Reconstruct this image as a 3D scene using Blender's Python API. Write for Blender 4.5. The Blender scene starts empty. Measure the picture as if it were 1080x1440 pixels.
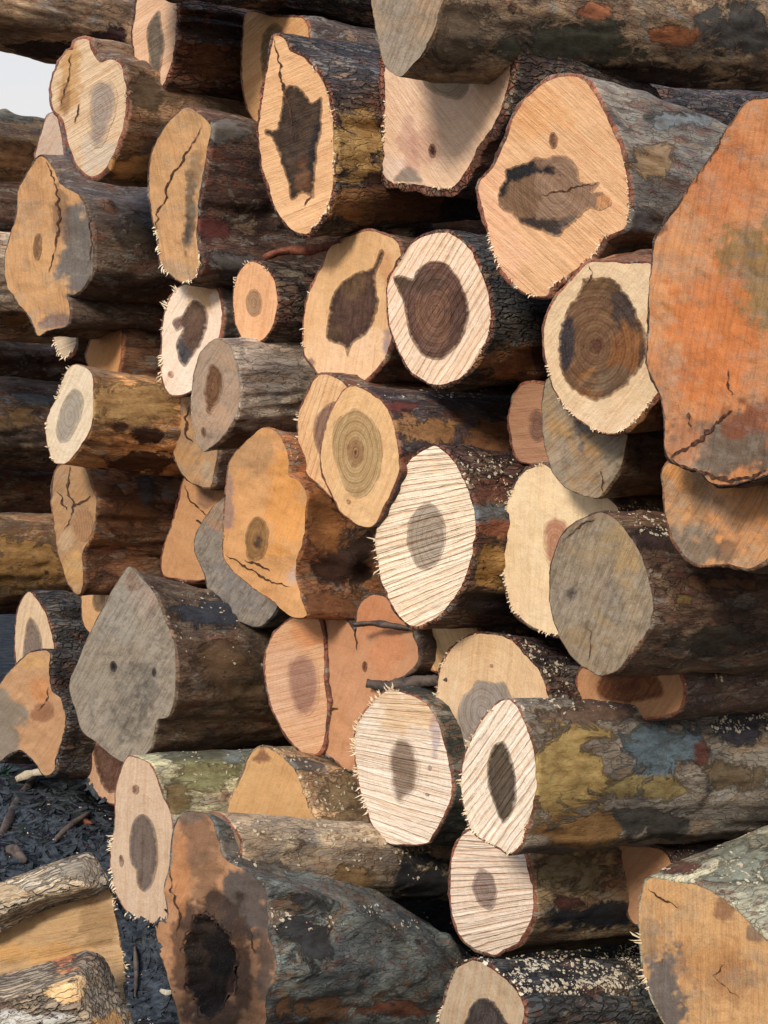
import bpy, math, random
import numpy as np
from mathutils import Vector
from mathutils.geometry import delaunay_2d_cdt
from mathutils.bvhtree import BVHTree
R = math.radians
rng = random.Random(7); nr = np.random.RandomState(11)
sc = bpy.context.scene; COL = sc.collection
# ---------------------------------------------------------------- camera
F = 2283.0; CAMH = 1.2                       # focal length in photo pixels, eye height
cam = bpy.data.objects.new('camera', bpy.data.cameras.new('camera')); COL.objects.link(cam)
cam.location = (0, 0, CAMH); cam.rotation_euler = (R(90), 0, 0)
cam.data.sensor_fit = 'VERTICAL'; cam.data.sensor_height = 24; cam.data.lens = F/1440*24
cam.data.clip_end = 2000; sc.camera = cam
TH = R(50); Z0 = 4.6
NP = np.array([-math.sin(TH), -math.cos(TH), 0.0])      # the pile's front faces this way
def ray(px, py):
    px = np.asarray(px, float); py = np.asarray(py, float)
    return np.stack([(px-540)/F, np.ones_like(px), (720-py)/F], -1)
CAMP = np.array([0, 0, CAMH])
def to_px(P):
    d = P-CAMP; return 540+F*d[..., 0]/d[..., 1], 720-F*d[..., 2]/d[..., 1]
def hit(px, py, c, n):
    r = ray(px, py); t = ((c-CAMP)@n)/(r@n); return CAMP+r*t[..., None] if r.ndim > 1 else CAMP+r*t
# ---------------------------------------------------------------- noise
def _h(i, j, k, s):
    n = (i*374761393+j*668265263+k*2147483647+s*974634777) & 0xffffffff
    n = ((n ^ (n >> 13))*1274126177) & 0xffffffff
    return ((n ^ (n >> 16)) & 0xffff)/65535.0
def vnoise(P, seed=0):
    P = np.asarray(P, float); f = np.floor(P).astype(np.int64); t = P-f; t = t*t*(3-2*t); o = 0
    for a in (0, 1):
        for b in (0, 1):
            for c in (0, 1):
                w = (t[..., 0] if a else 1-t[..., 0])*(t[..., 1] if b else 1-t[..., 1])*(t[..., 2] if c else 1-t[..., 2])
                o = o+w*_h(f[..., 0]+a, f[..., 1]+b, f[..., 2]+c, seed)
    return o
def fbm(P, seed=0, octv=4):
    P = np.asarray(P, float); s = 0; a = .5; t = 0
    for k in range(octv):
        s = s+a*vnoise(P*2**k+k*17.3, seed+k); t += a; a *= .55
    return s/t-.5
def n2(x, y, sc_, seed, octv=3): return fbm(np.stack([x/sc_, y/sc_, np.zeros_like(x)+seed*.37], -1), seed, octv)
def ss(x, a=0., b=1.):
    x = np.clip((x-a)/(b-a), 0, 1); return x*x*(3-2*x)
def lin(c, k=1.0):
    c = np.asarray(c, float)/255; return np.where(c <= .04045, c/12.92, ((c+.055)/1.055)**2.4)*k
# ---------------------------------------------------------------- materials
def newmat(name):
    m = bpy.data.materials.new(name); m.use_nodes = True; nt = m.node_tree; nt.nodes.clear()
    return m, nt
class G:
    def __init__(s, nt): s.nt = nt
    def n(s, t, **kw):
        nd = s.nt.nodes.new(t)
        for k, v in kw.items():
            if k.startswith('i_'):
                key = k[2:]; key = int(key) if key.isdigit() else key.replace('_', ' ')
                if hasattr(v, 'is_output'): s.nt.links.new(v, nd.inputs[key])
                else: nd.inputs[key].default_value = v
            else: setattr(nd, k, v)
        return nd
    def attr(s, name, vec=False):
        a = s.n('ShaderNodeAttribute', attribute_name=name); return a.outputs['Vector' if vec else 'Fac']
    def col(s, name): return s.n('ShaderNodeAttribute', attribute_name=name).outputs['Color']
    def m(s, op, a, b=0., c=0., clamp=False):
        nd = s.n('ShaderNodeMath', operation=op, use_clamp=clamp)
        for i, v in enumerate((a, b, c)):
            if hasattr(v, 'is_output'): s.nt.links.new(v, nd.inputs[i])
            else: nd.inputs[i].default_value = v
        return nd.outputs[0]
    def vm(s, v, k):
        nd = s.n('ShaderNodeVectorMath', operation='MULTIPLY'); s.nt.links.new(v, nd.inputs[0]); nd.inputs[1].default_value = k
        return nd.outputs[0]
    def noise(s, v, scale=1., detail=4., rough=.55, dist=0.):
        return s.n('ShaderNodeTexNoise', i_Vector=v, i_Scale=scale, i_Detail=detail, i_Roughness=rough, i_Distortion=dist).outputs[0]
    def ramp(s, v, a, b, lo=0., hi=1.):
        nd = s.n('ShaderNodeMapRange', interpolation_type='SMOOTHSTEP'); s.nt.links.new(v, nd.inputs[0])
        nd.inputs[1].default_value = a; nd.inputs[2].default_value = b; nd.inputs[3].default_value = lo; nd.inputs[4].default_value = hi
        return nd.outputs[0]
    def mix(s, f, a, b, mode='MIX'):
        nd = s.n('ShaderNodeMix', data_type='RGBA', blend_type=mode, clamp_factor=True)
        for i, v in ((0, f), (6, a), (7, b)):
            if hasattr(v, 'is_output'): s.nt.links.new(v, nd.inputs[i])
            else: nd.inputs[i].default_value = v if i == 0 else (*v, 1)[:4]
        return nd.outputs[2]
    def out(s, color, rough, bump=None, dist=.003, strength=1., spec=.25):
        p = s.n('ShaderNodeBsdfPrincipled'); s.nt.links.new(color, p.inputs['Base Color'])
        if hasattr(rough, 'is_output'): s.nt.links.new(rough, p.inputs['Roughness'])
        else: p.inputs['Roughness'].default_value = rough
        p.inputs['Specular IOR Level'].default_value = spec
        if bump is not None:
            b = s.n('ShaderNodeBump', i_Height=bump, i_Distance=dist, i_Strength=strength)
            s.nt.links.new(b.outputs[0], p.inputs['Normal'])
        o = s.n('ShaderNodeOutputMaterial'); s.nt.links.new(p.outputs[0], o.inputs[0])
# sawn end grain: colour, saw lines and rings are driven by attributes of each mesh
WOOD, nt = newmat('sawn_wood'); g = G(nt)
uvw = g.attr('uvw', True); c0 = g.col('col'); samp = g.attr('samp'); gray = g.attr('gray'); rad = g.attr('ring'); ra = g.attr('ringamp')
s1 = g.noise(g.vm(uvw, (1.3, 75, 1)), 1, 3.5, .62); s2 = g.noise(g.vm(uvw, (7, 260, 1)), 1, 2, .5); s3 = g.noise(g.vm(uvw, (2, 34, 1)), 1, 2, .5)
big = g.noise(g.vm(uvw, (11, 11, 1)), 1, 5, .6); fine = g.noise(g.vm(uvw, (420, 420, 1)), 1, 2, .7); mid = g.noise(g.vm(uvw, (55, 55, 1)), 1, 4, .65)
line = g.m('MULTIPLY', g.ramp(s1, .53, .63), samp)
c = g.mix(g.ramp(big, .3, .7, 0, .5), c0, g.mix(1, c0, (.90, .81, .70), 'MULTIPLY'))
c = g.mix(g.m('MULTIPLY', g.ramp(mid, .5, .72), .28), c, g.mix(1, c, (.78, .71, .63), 'MULTIPLY'))
c = g.mix(g.m('MULTIPLY', g.ramp(s3, .52, .7), g.m('MULTIPLY', samp, .35)), c, g.mix(1, c, (1.12, 1.16, 1.2), 'MULTIPLY'))
c = g.mix(g.m('MULTIPLY', g.ramp(s2, .4, .62), g.m('ADD', g.m('MULTIPLY', samp, .15), .14)), c, g.mix(1, c, (.84, .74, .65), 'MULTIPLY'))
c = g.mix(g.m('MULTIPLY', g.ramp(s1, .5, .36), g.m('MULTIPLY', samp, .75)), c, g.mix(1, c, (1.22, 1.28, 1.36), 'MULTIPLY'))
sx = g.n('ShaderNodeSeparateXYZ', i_0=uvw).outputs
wvs = g.m('SINE', g.m('ADD', g.m('MULTIPLY', sx[1], 390.), g.m('MULTIPLY', g.noise(g.vm(uvw, (5, 30, 1)), 1, 3, .6), 9.)))
strong = g.ramp(samp, .45, .95)
wl = g.m('MULTIPLY', g.m('MULTIPLY', g.ramp(wvs, .62, .99), g.ramp(g.noise(g.vm(uvw, (8, 60, 1)), 1.7, 4, .7), .33, .5)), strong)
line = g.m('MAXIMUM', g.m('MULTIPLY', line, g.m('SUBTRACT', 1., g.m('MULTIPLY', strong, .8))), wl)
c = g.mix(g.m('MULTIPLY', line, .9), c, g.mix(1, c, (.90, .66, .48), 'MULTIPLY'))
sk = g.noise(g.vm(uvw, (9, 130, 1)), 1, 5, .7, .4); sk2 = g.noise(g.vm(uvw, (26, 40, 1)), 1, 6, .75)
c = g.mix(g.ramp(sk, .5, .66, 0, .38), c, g.mix(1, c, (.74, .64, .55), 'MULTIPLY'))
c = g.mix(g.ramp(sk2, .55, .68, 0, .30), c, g.mix(1, c, (.68, .57, .48), 'MULTIPLY'))
c = g.mix(g.ramp(sk2, .44, .32, 0, .35), c, g.mix(1, c, (1.25, 1.22, 1.18), 'MULTIPLY'))
hrt = g.attr('hrt')
c = g.mix(g.m('MULTIPLY', g.ramp(sk2, .42, .60), g.m('MULTIPLY', hrt, .75)), c, g.mix(1, c, (.50, .42, .38), 'MULTIPLY'))
c = g.mix(g.m('MULTIPLY', g.ramp(sk, .46, .60), g.m('MULTIPLY', hrt, .55)), c, g.mix(1, c, (.60, .50, .44), 'MULTIPLY'))
c = g.mix(g.m('MULTIPLY', g.ramp(sk, .42, .30), g.m('MULTIPLY', hrt, .5)), c, g.mix(1, c, (1.5, 1.4, 1.25), 'MULTIPLY'))
rr = g.m('SINE', g.m('ADD', g.m('MULTIPLY', rad, 900.), g.m('MULTIPLY', mid, 5.)))
rr2 = g.m('SINE', g.m('ADD', g.m('MULTIPLY', rad, 330.), g.m('MULTIPLY', big, 8.)))
c = g.mix(g.m('MULTIPLY', g.m('ADD', g.ramp(rr, -.2, 1.), g.ramp(rr2, 0, 1.)), g.m('MULTIPLY', ra, .33)), c, g.mix(1, c, (.55, .42, .34), 'MULTIPLY'))
gn = g.noise(g.vm(uvw, (20, 12, 1)), 1, 9, .74)
gm = g.m('MULTIPLY', g.ramp(g.m('ADD', gn, g.m('MULTIPLY', gray, .3)), .54, .70), g.m('ADD', g.m('MULTIPLY', gray, .6), .25, 0., True))
gm = g.m('MULTIPLY', gm, g.ramp(gray, 0, .2))
c = g.mix(gm, c, g.mix(g.ramp(sk2, .35, .6), (.11, .088, .070), (.34, .285, .215)))
c = g.mix(g.m('MULTIPLY', g.ramp(sk, .48, .58), g.m('MULTIPLY', gray, .9)), c, g.mix(1, c, (.62, .55, .48), 'MULTIPLY'))
c = g.mix(g.m('MULTIPLY', g.ramp(gn, .60, .66), g.m('MULTIPLY', gray, .8)), c, g.mix(1, c, (.38, .33, .30), 'MULTIPLY'))
c = g.mix(g.ramp(fine, .25, .45, .35, 0), c, g.mix(1, c, (.5, .42, .36), 'MULTIPLY'))
c = g.mix(g.ramp(fine, .62, .75, 0, .22), c, (.75, .68, .56))
h = g.m('ADD', g.m('MULTIPLY', g.m('SUBTRACT', s1, s2), g.m('MULTIPLY', samp, -1.0)), g.m('ADD', g.m('MULTIPLY', mid, .5), g.m('MULTIPLY', fine, .22)))
h = g.m('SUBTRACT', g.m('ADD', h, g.m('MULTIPLY', g.m('ADD', sk, sk2), .5)), g.m('MULTIPLY', wl, .5))
c = g.n('ShaderNodeHueSaturation', i_Saturation=.96, i_Color=c).outputs[0]
g.out(c, .82, h, .0060, 1., .2)
# bark
def bark_mat(name, furrow):
    M, nt = newmat(name); g = G(nt)
    lp = g.attr('lp', True); c0 = g.col('col'); pc = g.col('pcol'); pw = g.attr('pw'); red = g.attr('red')
    st = g.noise(g.vm(lp, (4, 26, 26)), 1, 6, .65, .6); pt = g.noise(g.vm(lp, (5, 9, 9)), 1, 6, .62, .4); fn = g.noise(g.vm(lp, (60, 190, 190)), 1, 4, .65)
    md = g.noise(g.vm(lp, (22, 48, 48)), 1, 5, .7)
    wv = g.n('ShaderNodeVectorMath', operation='ADD'); nt.links.new(g.vm(lp, (15, 55, 55)), wv.inputs[0])
    nn = g.n('ShaderNodeTexNoise', i_Vector=g.vm(lp, (20, 40, 40)), i_Scale=1., i_Detail=3.).outputs[1]
    nt.links.new(g.vm(nn, (1.6, 1.6, 1.6)), wv.inputs[1])
    vo = g.n('ShaderNodeTexVoronoi', feature='DISTANCE_TO_EDGE', i_Vector=wv.outputs[0], i_Scale=1.).outputs[0]
    crack = g.ramp(vo, .0, .16 if furrow else .05, 1, 0)
    c = g.mix(g.ramp(pt, .36, .66), g.mix(1, c0, (.60, .57, .57), 'MULTIPLY'), g.mix(1, c0, (1.55, 1.45, 1.30), 'MULTIPLY'))
    c = g.mix(g.ramp(g.noise(g.vm(lp, (6, 14, 14)), 1.15, 8, .68, .9), .56, .585, 0, .8), c, g.mix(st, (.17, .10, .055), (.40, .27, .15)))
    c = g.mix(g.ramp(st, .45, .66, 0, .6), c, g.mix(1, c, (.5, .46, .44), 'MULTIPLY'))
    c = g.mix(g.m('MULTIPLY', g.ramp(g.noise(g.vm(lp, (7, 15, 15)), 1.3, 5, .6, .8), .54, .62), red), c, (.20, .062, .028))
    c = g.mix(g.m('MULTIPLY', g.ramp(g.noise(g.vm(lp, (9, 17, 17)), 1.7, 5, .6, .5), .57, .63), .6), c, (.27, .25, .20))
    dk = g.noise(g.vm(lp, (5, 12, 12)), .9, 9, .7, 1.1)
    c = g.mix(g.ramp(dk, .57, .62, 0, .8), c, g.mix(1, c, (.26, .22, .21), 'MULTIPLY'))
    c = g.mix(g.ramp(dk, .40, .36, 0, .7), c, g.mix(md, (.20, .175, .15), (.36, .33, .29)))
    v2_ = g.n('ShaderNodeVectorMath', operation='ADD'); nt.links.new(g.vm(lp, (3.2, 9, 9)), v2_.inputs[0]); nt.links.new(g.vm(g.n('ShaderNodeTexNoise', i_Vector=g.vm(lp, (9, 22, 22)), i_Scale=1., i_Detail=6., i_Roughness=.7).outputs[1], (1.1, 1.1, 1.1)), v2_.inputs[1])
    pl_ = g.n('ShaderNodeTexVoronoi', feature='F1', i_Vector=v2_.outputs[0], i_Scale=1.)
    tone = g.n('ShaderNodeSeparateColor', i_Color=pl_.outputs[1]).outputs[0]
    c = g.mix(g.ramp(tone, .55, .8, 0, .55), c, g.mix(1, c, (.55, .46, .40), 'MULTIPLY')); c = g.mix(g.ramp(tone, .35, .1, 0, .5), c, g.mix(1, c, (1.35, 1.2, 1.0), 'MULTIPLY'))
    c = g.mix(g.m('MULTIPLY', crack, .5 if furrow else .18), c, (.022, .018, .017))
    # patches of bare or differently coloured surface, ragged at their edge
    pn = g.m('ADD', g.m('MULTIPLY', g.m('SUBTRACT', g.noise(g.vm(lp, (8, 13, 13)), 1, 9, .7, .8), .5), 4.2), g.m('MULTIPLY', g.m('SUBTRACT', md, .5), .8))
    pm = g.ramp(g.m('ADD', pw, g.m('MULTIPLY', pn, g.m('MULTIPLY', pw, 4., 0., True))), .40 if furrow else .26, .50 if furrow else .62)
    pcv = g.mix(g.ramp(md, .38, .62, 0, .8), pc, g.mix(1, pc, (.62, .53, .45), 'MULTIPLY'))
    pcv = g.mix(g.ramp(st, .55, .68, 0, .6), pcv, g.mix(1, pc, (.42, .33, .27), 'MULTIPLY'))
    pcv = g.mix(g.ramp(md, .64, .72, 0, .9), pcv, (.035, .024, .020))
    c = g.mix(pm, c, pcv)
    c = g.mix(g.ramp(fn, .3, .5, .45, 0), c, g.mix(1, c, (.4, .36, .33), 'MULTIPLY'))
    c = g.mix(g.ramp(fn, .60, .75, 0, .35), c, g.mix(1, c, (1.7, 1.65, 1.6), 'MULTIPLY'))
    c = g.n('ShaderNodeHueSaturation', i_Saturation=.92, i_Color=c).outputs[0]
    h = g.m('ADD', g.m('MULTIPLY', fn, .35), g.m('MULTIPLY', md, .8))
    h = g.m('ADD', h, g.m('MULTIPLY', st, 1.6 if furrow else .8))
    h = g.m('ADD', h, g.m('MULTIPLY', tone, .7))
    inv = g.m('SUBTRACT', 1., g.m('MULTIPLY', pm, .8))
    h = g.m('SUBTRACT', g.m('MULTIPLY', h, inv), g.m('MULTIPLY', g.m('MULTIPLY', crack, inv), 1.4 if furrow else .5))
    h = g.m('SUBTRACT', h, g.m('MULTIPLY', pm, .35))
    g.out(c, g.ramp(md, .3, .7, .62, .92), h, .009 if furrow else .006, 1., .3)
    return M
BARK = bark_mat('furrowed_bark', True); SKIN = bark_mat('smooth_bark', False)
def plain(name, c1, c2, scale=60, rough=.85):
    M, nt = newmat(name); g = G(nt); tc = g.n('ShaderNodeTexCoord').outputs['Object']
    a = g.noise(tc, scale, 5, .6); b = g.noise(tc, scale*5, 3, .6)
    c = g.mix(g.ramp(a, .3, .7), lin(c1), lin(c2)); c = g.mix(g.ramp(b, .35, .55, .5, 0), c, g.mix(1, c, (.5, .48, .45), 'MULTIPLY'))
    g.out(c, rough, g.m('ADD', a, g.m('MULTIPLY', b, .5)), .004); return M
SPL = plain('raw_splinter', (232, 205, 165), (245, 228, 200), 90); CRK = plain('dark_crack', (46, 30, 22), (104, 68, 46), 90)
# ---------------------------------------------------------------- mesh plumbing
def mesh_obj(name, V, faces, mat, parent=None, attrs=None, smooth=True, origin=None):
    me = bpy.data.meshes.new(name); V = np.asarray(V, float)
    if origin is not None: V = V-origin
    fl = np.array([len(f) for f in faces], np.int32) if not isinstance(faces, np.ndarray) else np.full(len(faces), faces.shape[1], np.int32)
    fv = (faces.ravel() if isinstance(faces, np.ndarray) else np.array([i for f in faces for i in f])).astype(np.int32)
    me.vertices.add(len(V)); me.vertices.foreach_set('co', V.ravel().astype(np.float32))
    me.loops.add(len(fv)); me.loops.foreach_set('vertex_index', fv)
    me.polygons.add(len(fl)); st = np.concatenate([[0], np.cumsum(fl)[:-1]]).astype(np.int32)
    me.polygons.foreach_set('loop_start', st); me.polygons.foreach_set('loop_total', fl)
    me.polygons.foreach_set('use_smooth', np.full(len(fl), smooth)); me.update(calc_edges=True)
    for k, a in (attrs or {}).items():
        a = np.asarray(a, float)
        if a.ndim == 1: at = me.attributes.new(k, 'FLOAT', 'POINT'); at.data.foreach_set('value', a.astype(np.float32))
        elif k in ('uvw', 'lp'): at = me.attributes.new(k, 'FLOAT_VECTOR', 'POINT'); at.data.foreach_set('vector', a.ravel().astype(np.float32))
        else:
            at = me.attributes.new(k, 'FLOAT_COLOR', 'POINT'); at.data.foreach_set('color', np.concatenate([a, np.ones((len(a), 1))], 1).ravel().astype(np.float32))
    me.materials.append(mat); o = bpy.data.objects.new(name, me); COL.objects.link(o)
    if parent is not None: o.parent = parent
    elif origin is not None: o.location = origin
    return o
def tag(o, label=None, cat=None, group=None, kind=None):
    for k, v in (('label', label), ('category', cat), ('group', group), ('kind', kind)):
        if v: o[k] = v
    return o
def spline(pts, step, closed=True):
    P = np.array(pts, float); n = len(P); out = []
    for i in range(n if closed else n-1):
        a, b, c, d = (P[(i-1) % n], P[i], P[(i+1) % n], P[(i+2) % n]) if closed else (P[max(i-1, 0)], P[i], P[i+1], P[min(i+2, n-1)])
        k = max(1, int(np.linalg.norm(c-b)/step+.5)); t = (np.arange(k)/k)[:, None]; T = .42
        m1 = (c-a)*T; m2 = (d-b)*T
        out.append((2*t**3-3*t**2+1)*b+(t**3-2*t**2+t)*m1+(-2*t**3+3*t**2)*c+(t**3-t**2)*m2)
    if not closed: out.append(P[-1:])
    return np.concatenate(out)
def fill(out, step, jit, seed):
    """triangulate the inside of a closed outline (pixels)"""
    r = np.random.RandomState(seed); lo = out.min(0); hi = out.max(0)
    gx, gy = np.meshgrid(np.arange(lo[0]+step, hi[0], step), np.arange(lo[1]+step, hi[1], step))
    q = np.stack([gx.ravel(), gy.ravel()], -1); q += (r.rand(*q.shape)-.5)*step*.6
    d, ins = edge_dist(q, out); q = q[ins & (d > step*.5)]
    V = [Vector(v) for v in np.concatenate([out, q])]; n = len(out)
    res = delaunay_2d_cdt(V, [(i, (i+1) % n) for i in range(n)], [], 1, 1e-5)
    vv = np.array([tuple(v) for v in res[0]]); ff = np.array(res[2], np.int32)
    a = vv[ff]; ar = (a[:, 1, 0]-a[:, 0, 0])*(a[:, 2, 1]-a[:, 0, 1])-(a[:, 1, 1]-a[:, 0, 1])*(a[:, 2, 0]-a[:, 0, 0])
    ff[ar > 0] = ff[ar > 0][:, ::-1]          # y runs down, so this faces the camera
    return vv, ff
def edge_dist(q, out):
    d = np.full(len(q), 1e9); c = np.zeros(len(q), bool); B = np.roll(out, -1, 0)
    for a, b in zip(out, B):
        ab = b-a; t = np.clip(((q-a)@ab)/max(ab@ab, 1e-9), 0, 1); d = np.minimum(d, np.linalg.norm(q-(a+t[:, None]*ab), axis=1))
        if a[1] != b[1]:
            k = ((a[1] > q[:, 1]) != (b[1] > q[:, 1])) & (q[:, 0] < (b[0]-a[0])*(q[:, 1]-a[1])/(b[1]-a[1])+a[0]); c ^= k
    return d, c
LOGS = []; BVH = []
def paint(x, y, base, blobs, seed):
    c = np.tile(base, (len(x), 1))
    for k, (bx, by, rx, ry, col, st) in enumerate(blobs):
        d = np.sqrt(((x-bx)/rx)**2+((y-by)/ry)**2)+n2(x, y, 20, seed+k*3+1, 5)*2.0+n2(x, y, 5, seed+k, 2)*.5
        w = (ss(1.15-d, 0, .30)*st)[:, None]; c = c*(1-w)+lin(col, FK)*w
    return c
FK = .93
def log(label, out, c, p=0., heart=None, hc=(120, 100, 85), hsoft=0, pith=None, ang=60, fan=0., samp=.35, gray=0., ringamp=.25, hring=.8,
        blobs=(), hblobs=(), relief=.0025, tilt=0, pitch=0, bark=(88, 72, 58), skin=True, bt=.008, patches=(), bamp=.010, red=.5,
        dy=0, slope=None, L=2.4, taper=.93, rnd=.5, fringe=None, flen=8, knots=(), cracks=(), z=None, yaw=None, hearts=(), jit=1.0,
        bend=0., facebark=False, hrag=1.0, hdeep=0.0, name='log', cat='log', group='logs stacked in the pile', ncut='cut_face'):
    seed = len(LOGS)*13+5; P = np.array(out, float); x0, x1 = P[:, 0].min(), P[:, 0].max(); cx = (x0+x1)/2; cy = (P[:, 1].min()+P[:, 1].max())/2
    # the sawn plane of this log
    if z is None: C = hit(cx, cy, np.array([0, Z0, CAMH])+NP*p, NP)
    else: C = CAMP+ray(cx, cy)*z
    yw = TH if yaw is None else R(yaw); yw += R(tilt)
    n = np.array([-math.sin(yw)*math.cos(R(pitch)), -math.cos(yw)*math.cos(R(pitch)), math.sin(R(pitch))])
    mpp = C[1]/F
    # log axis: yaw of the pile and the slope it shows in the picture
    ay = TH+R(dy) if yaw is None else R(yaw)+R(dy)
    if slope is None: slope = (720-cy)/(F*math.tan(TH)+540-cx)*.75
    A = np.array([math.sin(ay), math.cos(ay), 0.]); X = (C-CAMP)/C[1]
    # d(px)/ds = F(Ax - X Ay)/z ; choose Az for the wanted slope
    A[2] = X[2]*A[1]-slope*(A[0]-X[0]*A[1]); A /= np.linalg.norm(A)
    O = spline(P, 3.2); m = len(O)
    ctr = O.mean(0); dv = O-ctr; dl = np.linalg.norm(dv, axis=1, keepdims=True)
    jn = fbm(np.stack([O[:, 0]/7, O[:, 1]/7, np.zeros(m)+seed], -1), seed, 3)
    O = O+dv/dl*(jn[:, None]*3.0*jit)
    def rel(x, y):
        r = n2(x, y, 45, seed, 4)*relief*4+n2(x, y, 12, seed+9, 3)*relief
        a_ = R(ang); u_ = x*math.cos(a_)-y*math.sin(a_); v_ = y*math.cos(a_)+x*math.sin(a_)
        r = r+fbm(np.stack([u_/150, v_/10, np.zeros_like(u_)+seed], -1), seed+3, 3)*(.0035+.006*samp)
        return r
    def surf(x, y, up=0.):
        return hit(x, y, C, n)+n*(rel(x, y)+up)[:, None]
    root = bpy.data.objects.new(name, None); COL.objects.link(root); root.empty_display_size = .1
    base = surf(O[:, 0], O[:, 1]); org = np.array([base[:, 0].mean(), base[:, 1].mean(), base[:, 2].min()]); root.location = org
    tag(root, label, cat, group)
    px_, py_ = pith if pith else (np.array(heart).mean(0) if heart is not None else (cx, cy))
    asp = (P[:, 1].max()-P[:, 1].min())/(x1-x0)
    def wood_attrs(x, y, col, sa=samp, ra=ringamp, gr=gray, hrt=0.):
        a = R(ang); X_ = (x-cx)*mpp; Y_ = (cy-y)*mpp
        u = X_*math.cos(a)+Y_*math.sin(a); v = Y_*math.cos(a)-X_*math.sin(a); v = v/np.clip(1+fan*u, .4, 3)
        rg = np.hypot((x-px_)*asp, (y-py_))*mpp*.8
        return dict(uvw=np.stack([u, v, np.zeros_like(u)+seed*.71], -1), col=col, samp=np.zeros_like(u)+sa, gray=np.zeros_like(u)+gr, ring=rg, ringamp=np.zeros_like(u)+ra, hrt=np.zeros_like(u)+hrt)
    cl = lin(c, FK); cl = cl*.86+.14*np.array([.80, .70, .56])*max(cl.mean(), .2)*1.6
    v2, ff = fill(O, 3.6, .5, seed); x, y = v2.T
    colr = paint(x, y, cl, blobs, seed); d, _ = edge_dist(v2, O)
    if hdeep: ff = ff[~np.all(np.array(edge_dist(v2, spline(heart, 3))[1])[ff], axis=1)]
    if facebark:
        V = surf(x, y); q = V-C; lp = np.stack([q@A, q@n*0+q[:, 0], q[:, 2]], -1)[:, [1, 0, 2]]+seed
        b3 = lin(c); face = mesh_obj(ncut, V, ff, BARK, root, dict(lp=lp, col=np.tile(b3, (len(V), 1)), pcol=np.tile(b3, (len(V), 1)), pw=np.zeros(len(V)), red=np.zeros(len(V))+.2), origin=org)
    else:
        face = mesh_obj(ncut, surf(x, y), ff, WOOD, root, wood_attrs(x, y, colr), origin=org)
    def inset(pts, nm, hcol, soft, bl, up, parent, ra, rag=1., sa=samp):
        H = spline(pts, 2.6); hc_ = H.mean(0); hv = H-hc_; hl = np.linalg.norm(hv, axis=1, keepdims=True)
        j = fbm(np.stack([H[:, 0]/6, H[:, 1]/6, np.zeros(len(H))+seed*2], -1), seed+3, 3); H = H+hv/np.maximum(hl, 1)*(j[:, None]*5*rag)
        hv2, hf = fill(H, 3.6, .5, seed+1); X2, Y2 = hv2.T; dd, _ = edge_dist(hv2, H)
        cb = paint(X2, Y2, cl, blobs, seed); chh = paint(X2, Y2, lin(hcol, FK), bl, seed+50)
        w = ss(dd+n2(X2, Y2, 9, seed, 3)*soft*.9, -1.5 if soft < 3 else 0, max(soft, 2.5))[:, None]
        w = np.maximum(w, 0 if soft >= 3 else .45)
        dk_ = float(np.clip((132-np.mean(hcol))/62, .05, 1)); chh = chh*(1-dk_*(.42-.34*ss(dd, 2, 12)*(n2(X2, Y2, 14, seed+8, 3)+1)))[:, None]
        cc = cb*(1-w)+chh*w
        return mesh_obj(nm, surf(X2, Y2, up-hdeep*ss(dd, 1, 14) if nm == 'rotten_core' else up), hf, WOOD, parent, wood_attrs(X2, Y2, cc, sa, ra, 0, w[:, 0]*dk_), origin=org)
    if heart is not None: inset(heart, 'rotten_core' if hdeep else 'heartwood', hc, hsoft, hblobs, .0012, face, hring, hrag)
    for hh, hcol in hearts: inset(hh, 'heartwood', hcol, 3, (), .0012, face, .4, .6)
    for (kx, ky, rx, ry, kc) in knots:
        t = np.linspace(0, 2*np.pi, 11)[:-1]; inset(np.stack([kx+rx*np.cos(t), ky+ry*np.sin(t)], -1), 'knot', kc, 2, (), .0022, face, 1., .35)
    for (cp, w) in cracks:
        S = spline(cp, 3, False); k = len(S); tg = np.gradient(S, axis=0); tg /= np.linalg.norm(tg, axis=1, keepdims=True); nn_ = np.stack([-tg[:, 1], tg[:, 0]], -1)
        wd = w*.27*np.sin(np.linspace(.03, np.pi-.03, k))**.8*(1+2.6*fbm(np.stack([S[:, 0]/4, S[:, 1]/4, S[:, 0]*0], -1), seed, 2))
        S = S+nn_*(fbm(np.stack([S[:, 0]/7, S[:, 1]/7, S[:, 0]*0+3], -1), seed+2, 3)*9)[:, None]
        a = S+nn_*wd[:, None]; b = S-nn_*wd[:, None]; vv = np.concatenate([a, b]); 
        qf = np.array([(i, i+1, k+i+1, k+i) for i in range(k-1)], np.int32)
        mesh_obj('crack', surf(vv[:, 0], vv[:, 1], .0032), qf, CRK, face, origin=org)
    # bark: rings swept back along the axis
    keep = np.arange(0, m, 2 if m > 130 else 1); Oi = O[keep]; M = len(keep)
    ps = np.roll(Oi, -1, 0)-np.roll(Oi, 1, 0); nx = np.stack([ps[:, 1], -ps[:, 0]], -1); nx /= np.maximum(np.linalg.norm(nx, axis=1, keepdims=True), 1e-6)
    if ((nx*(Oi-ctr)).sum(1)).mean() < 0: nx = -nx
    t_ = bt/mpp*(1+1.3*fbm(np.stack([Oi[:, 0]/10, Oi[:, 1]/10, np.zeros(M)], -1), seed+4, 3)); t_ = np.maximum(t_, .3)
    B0 = surf(Oi[:, 0], Oi[:, 1], -.0004); E = hit(*(Oi+nx*t_[:, None]).T, C, n)
    Cb = E.mean(0); e1 = np.array([math.cos(yw), -math.sin(yw), 0]); e2 = np.cross(e1, n); e2 = e2*np.sign(e2[2])
    ra_, rb_ = (E-Cb)@e1, (E-Cb)@e2; th = np.arctan2(rb_, ra_); rr_ = np.hypot(ra_, rb_); mr = rr_.mean()
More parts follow.
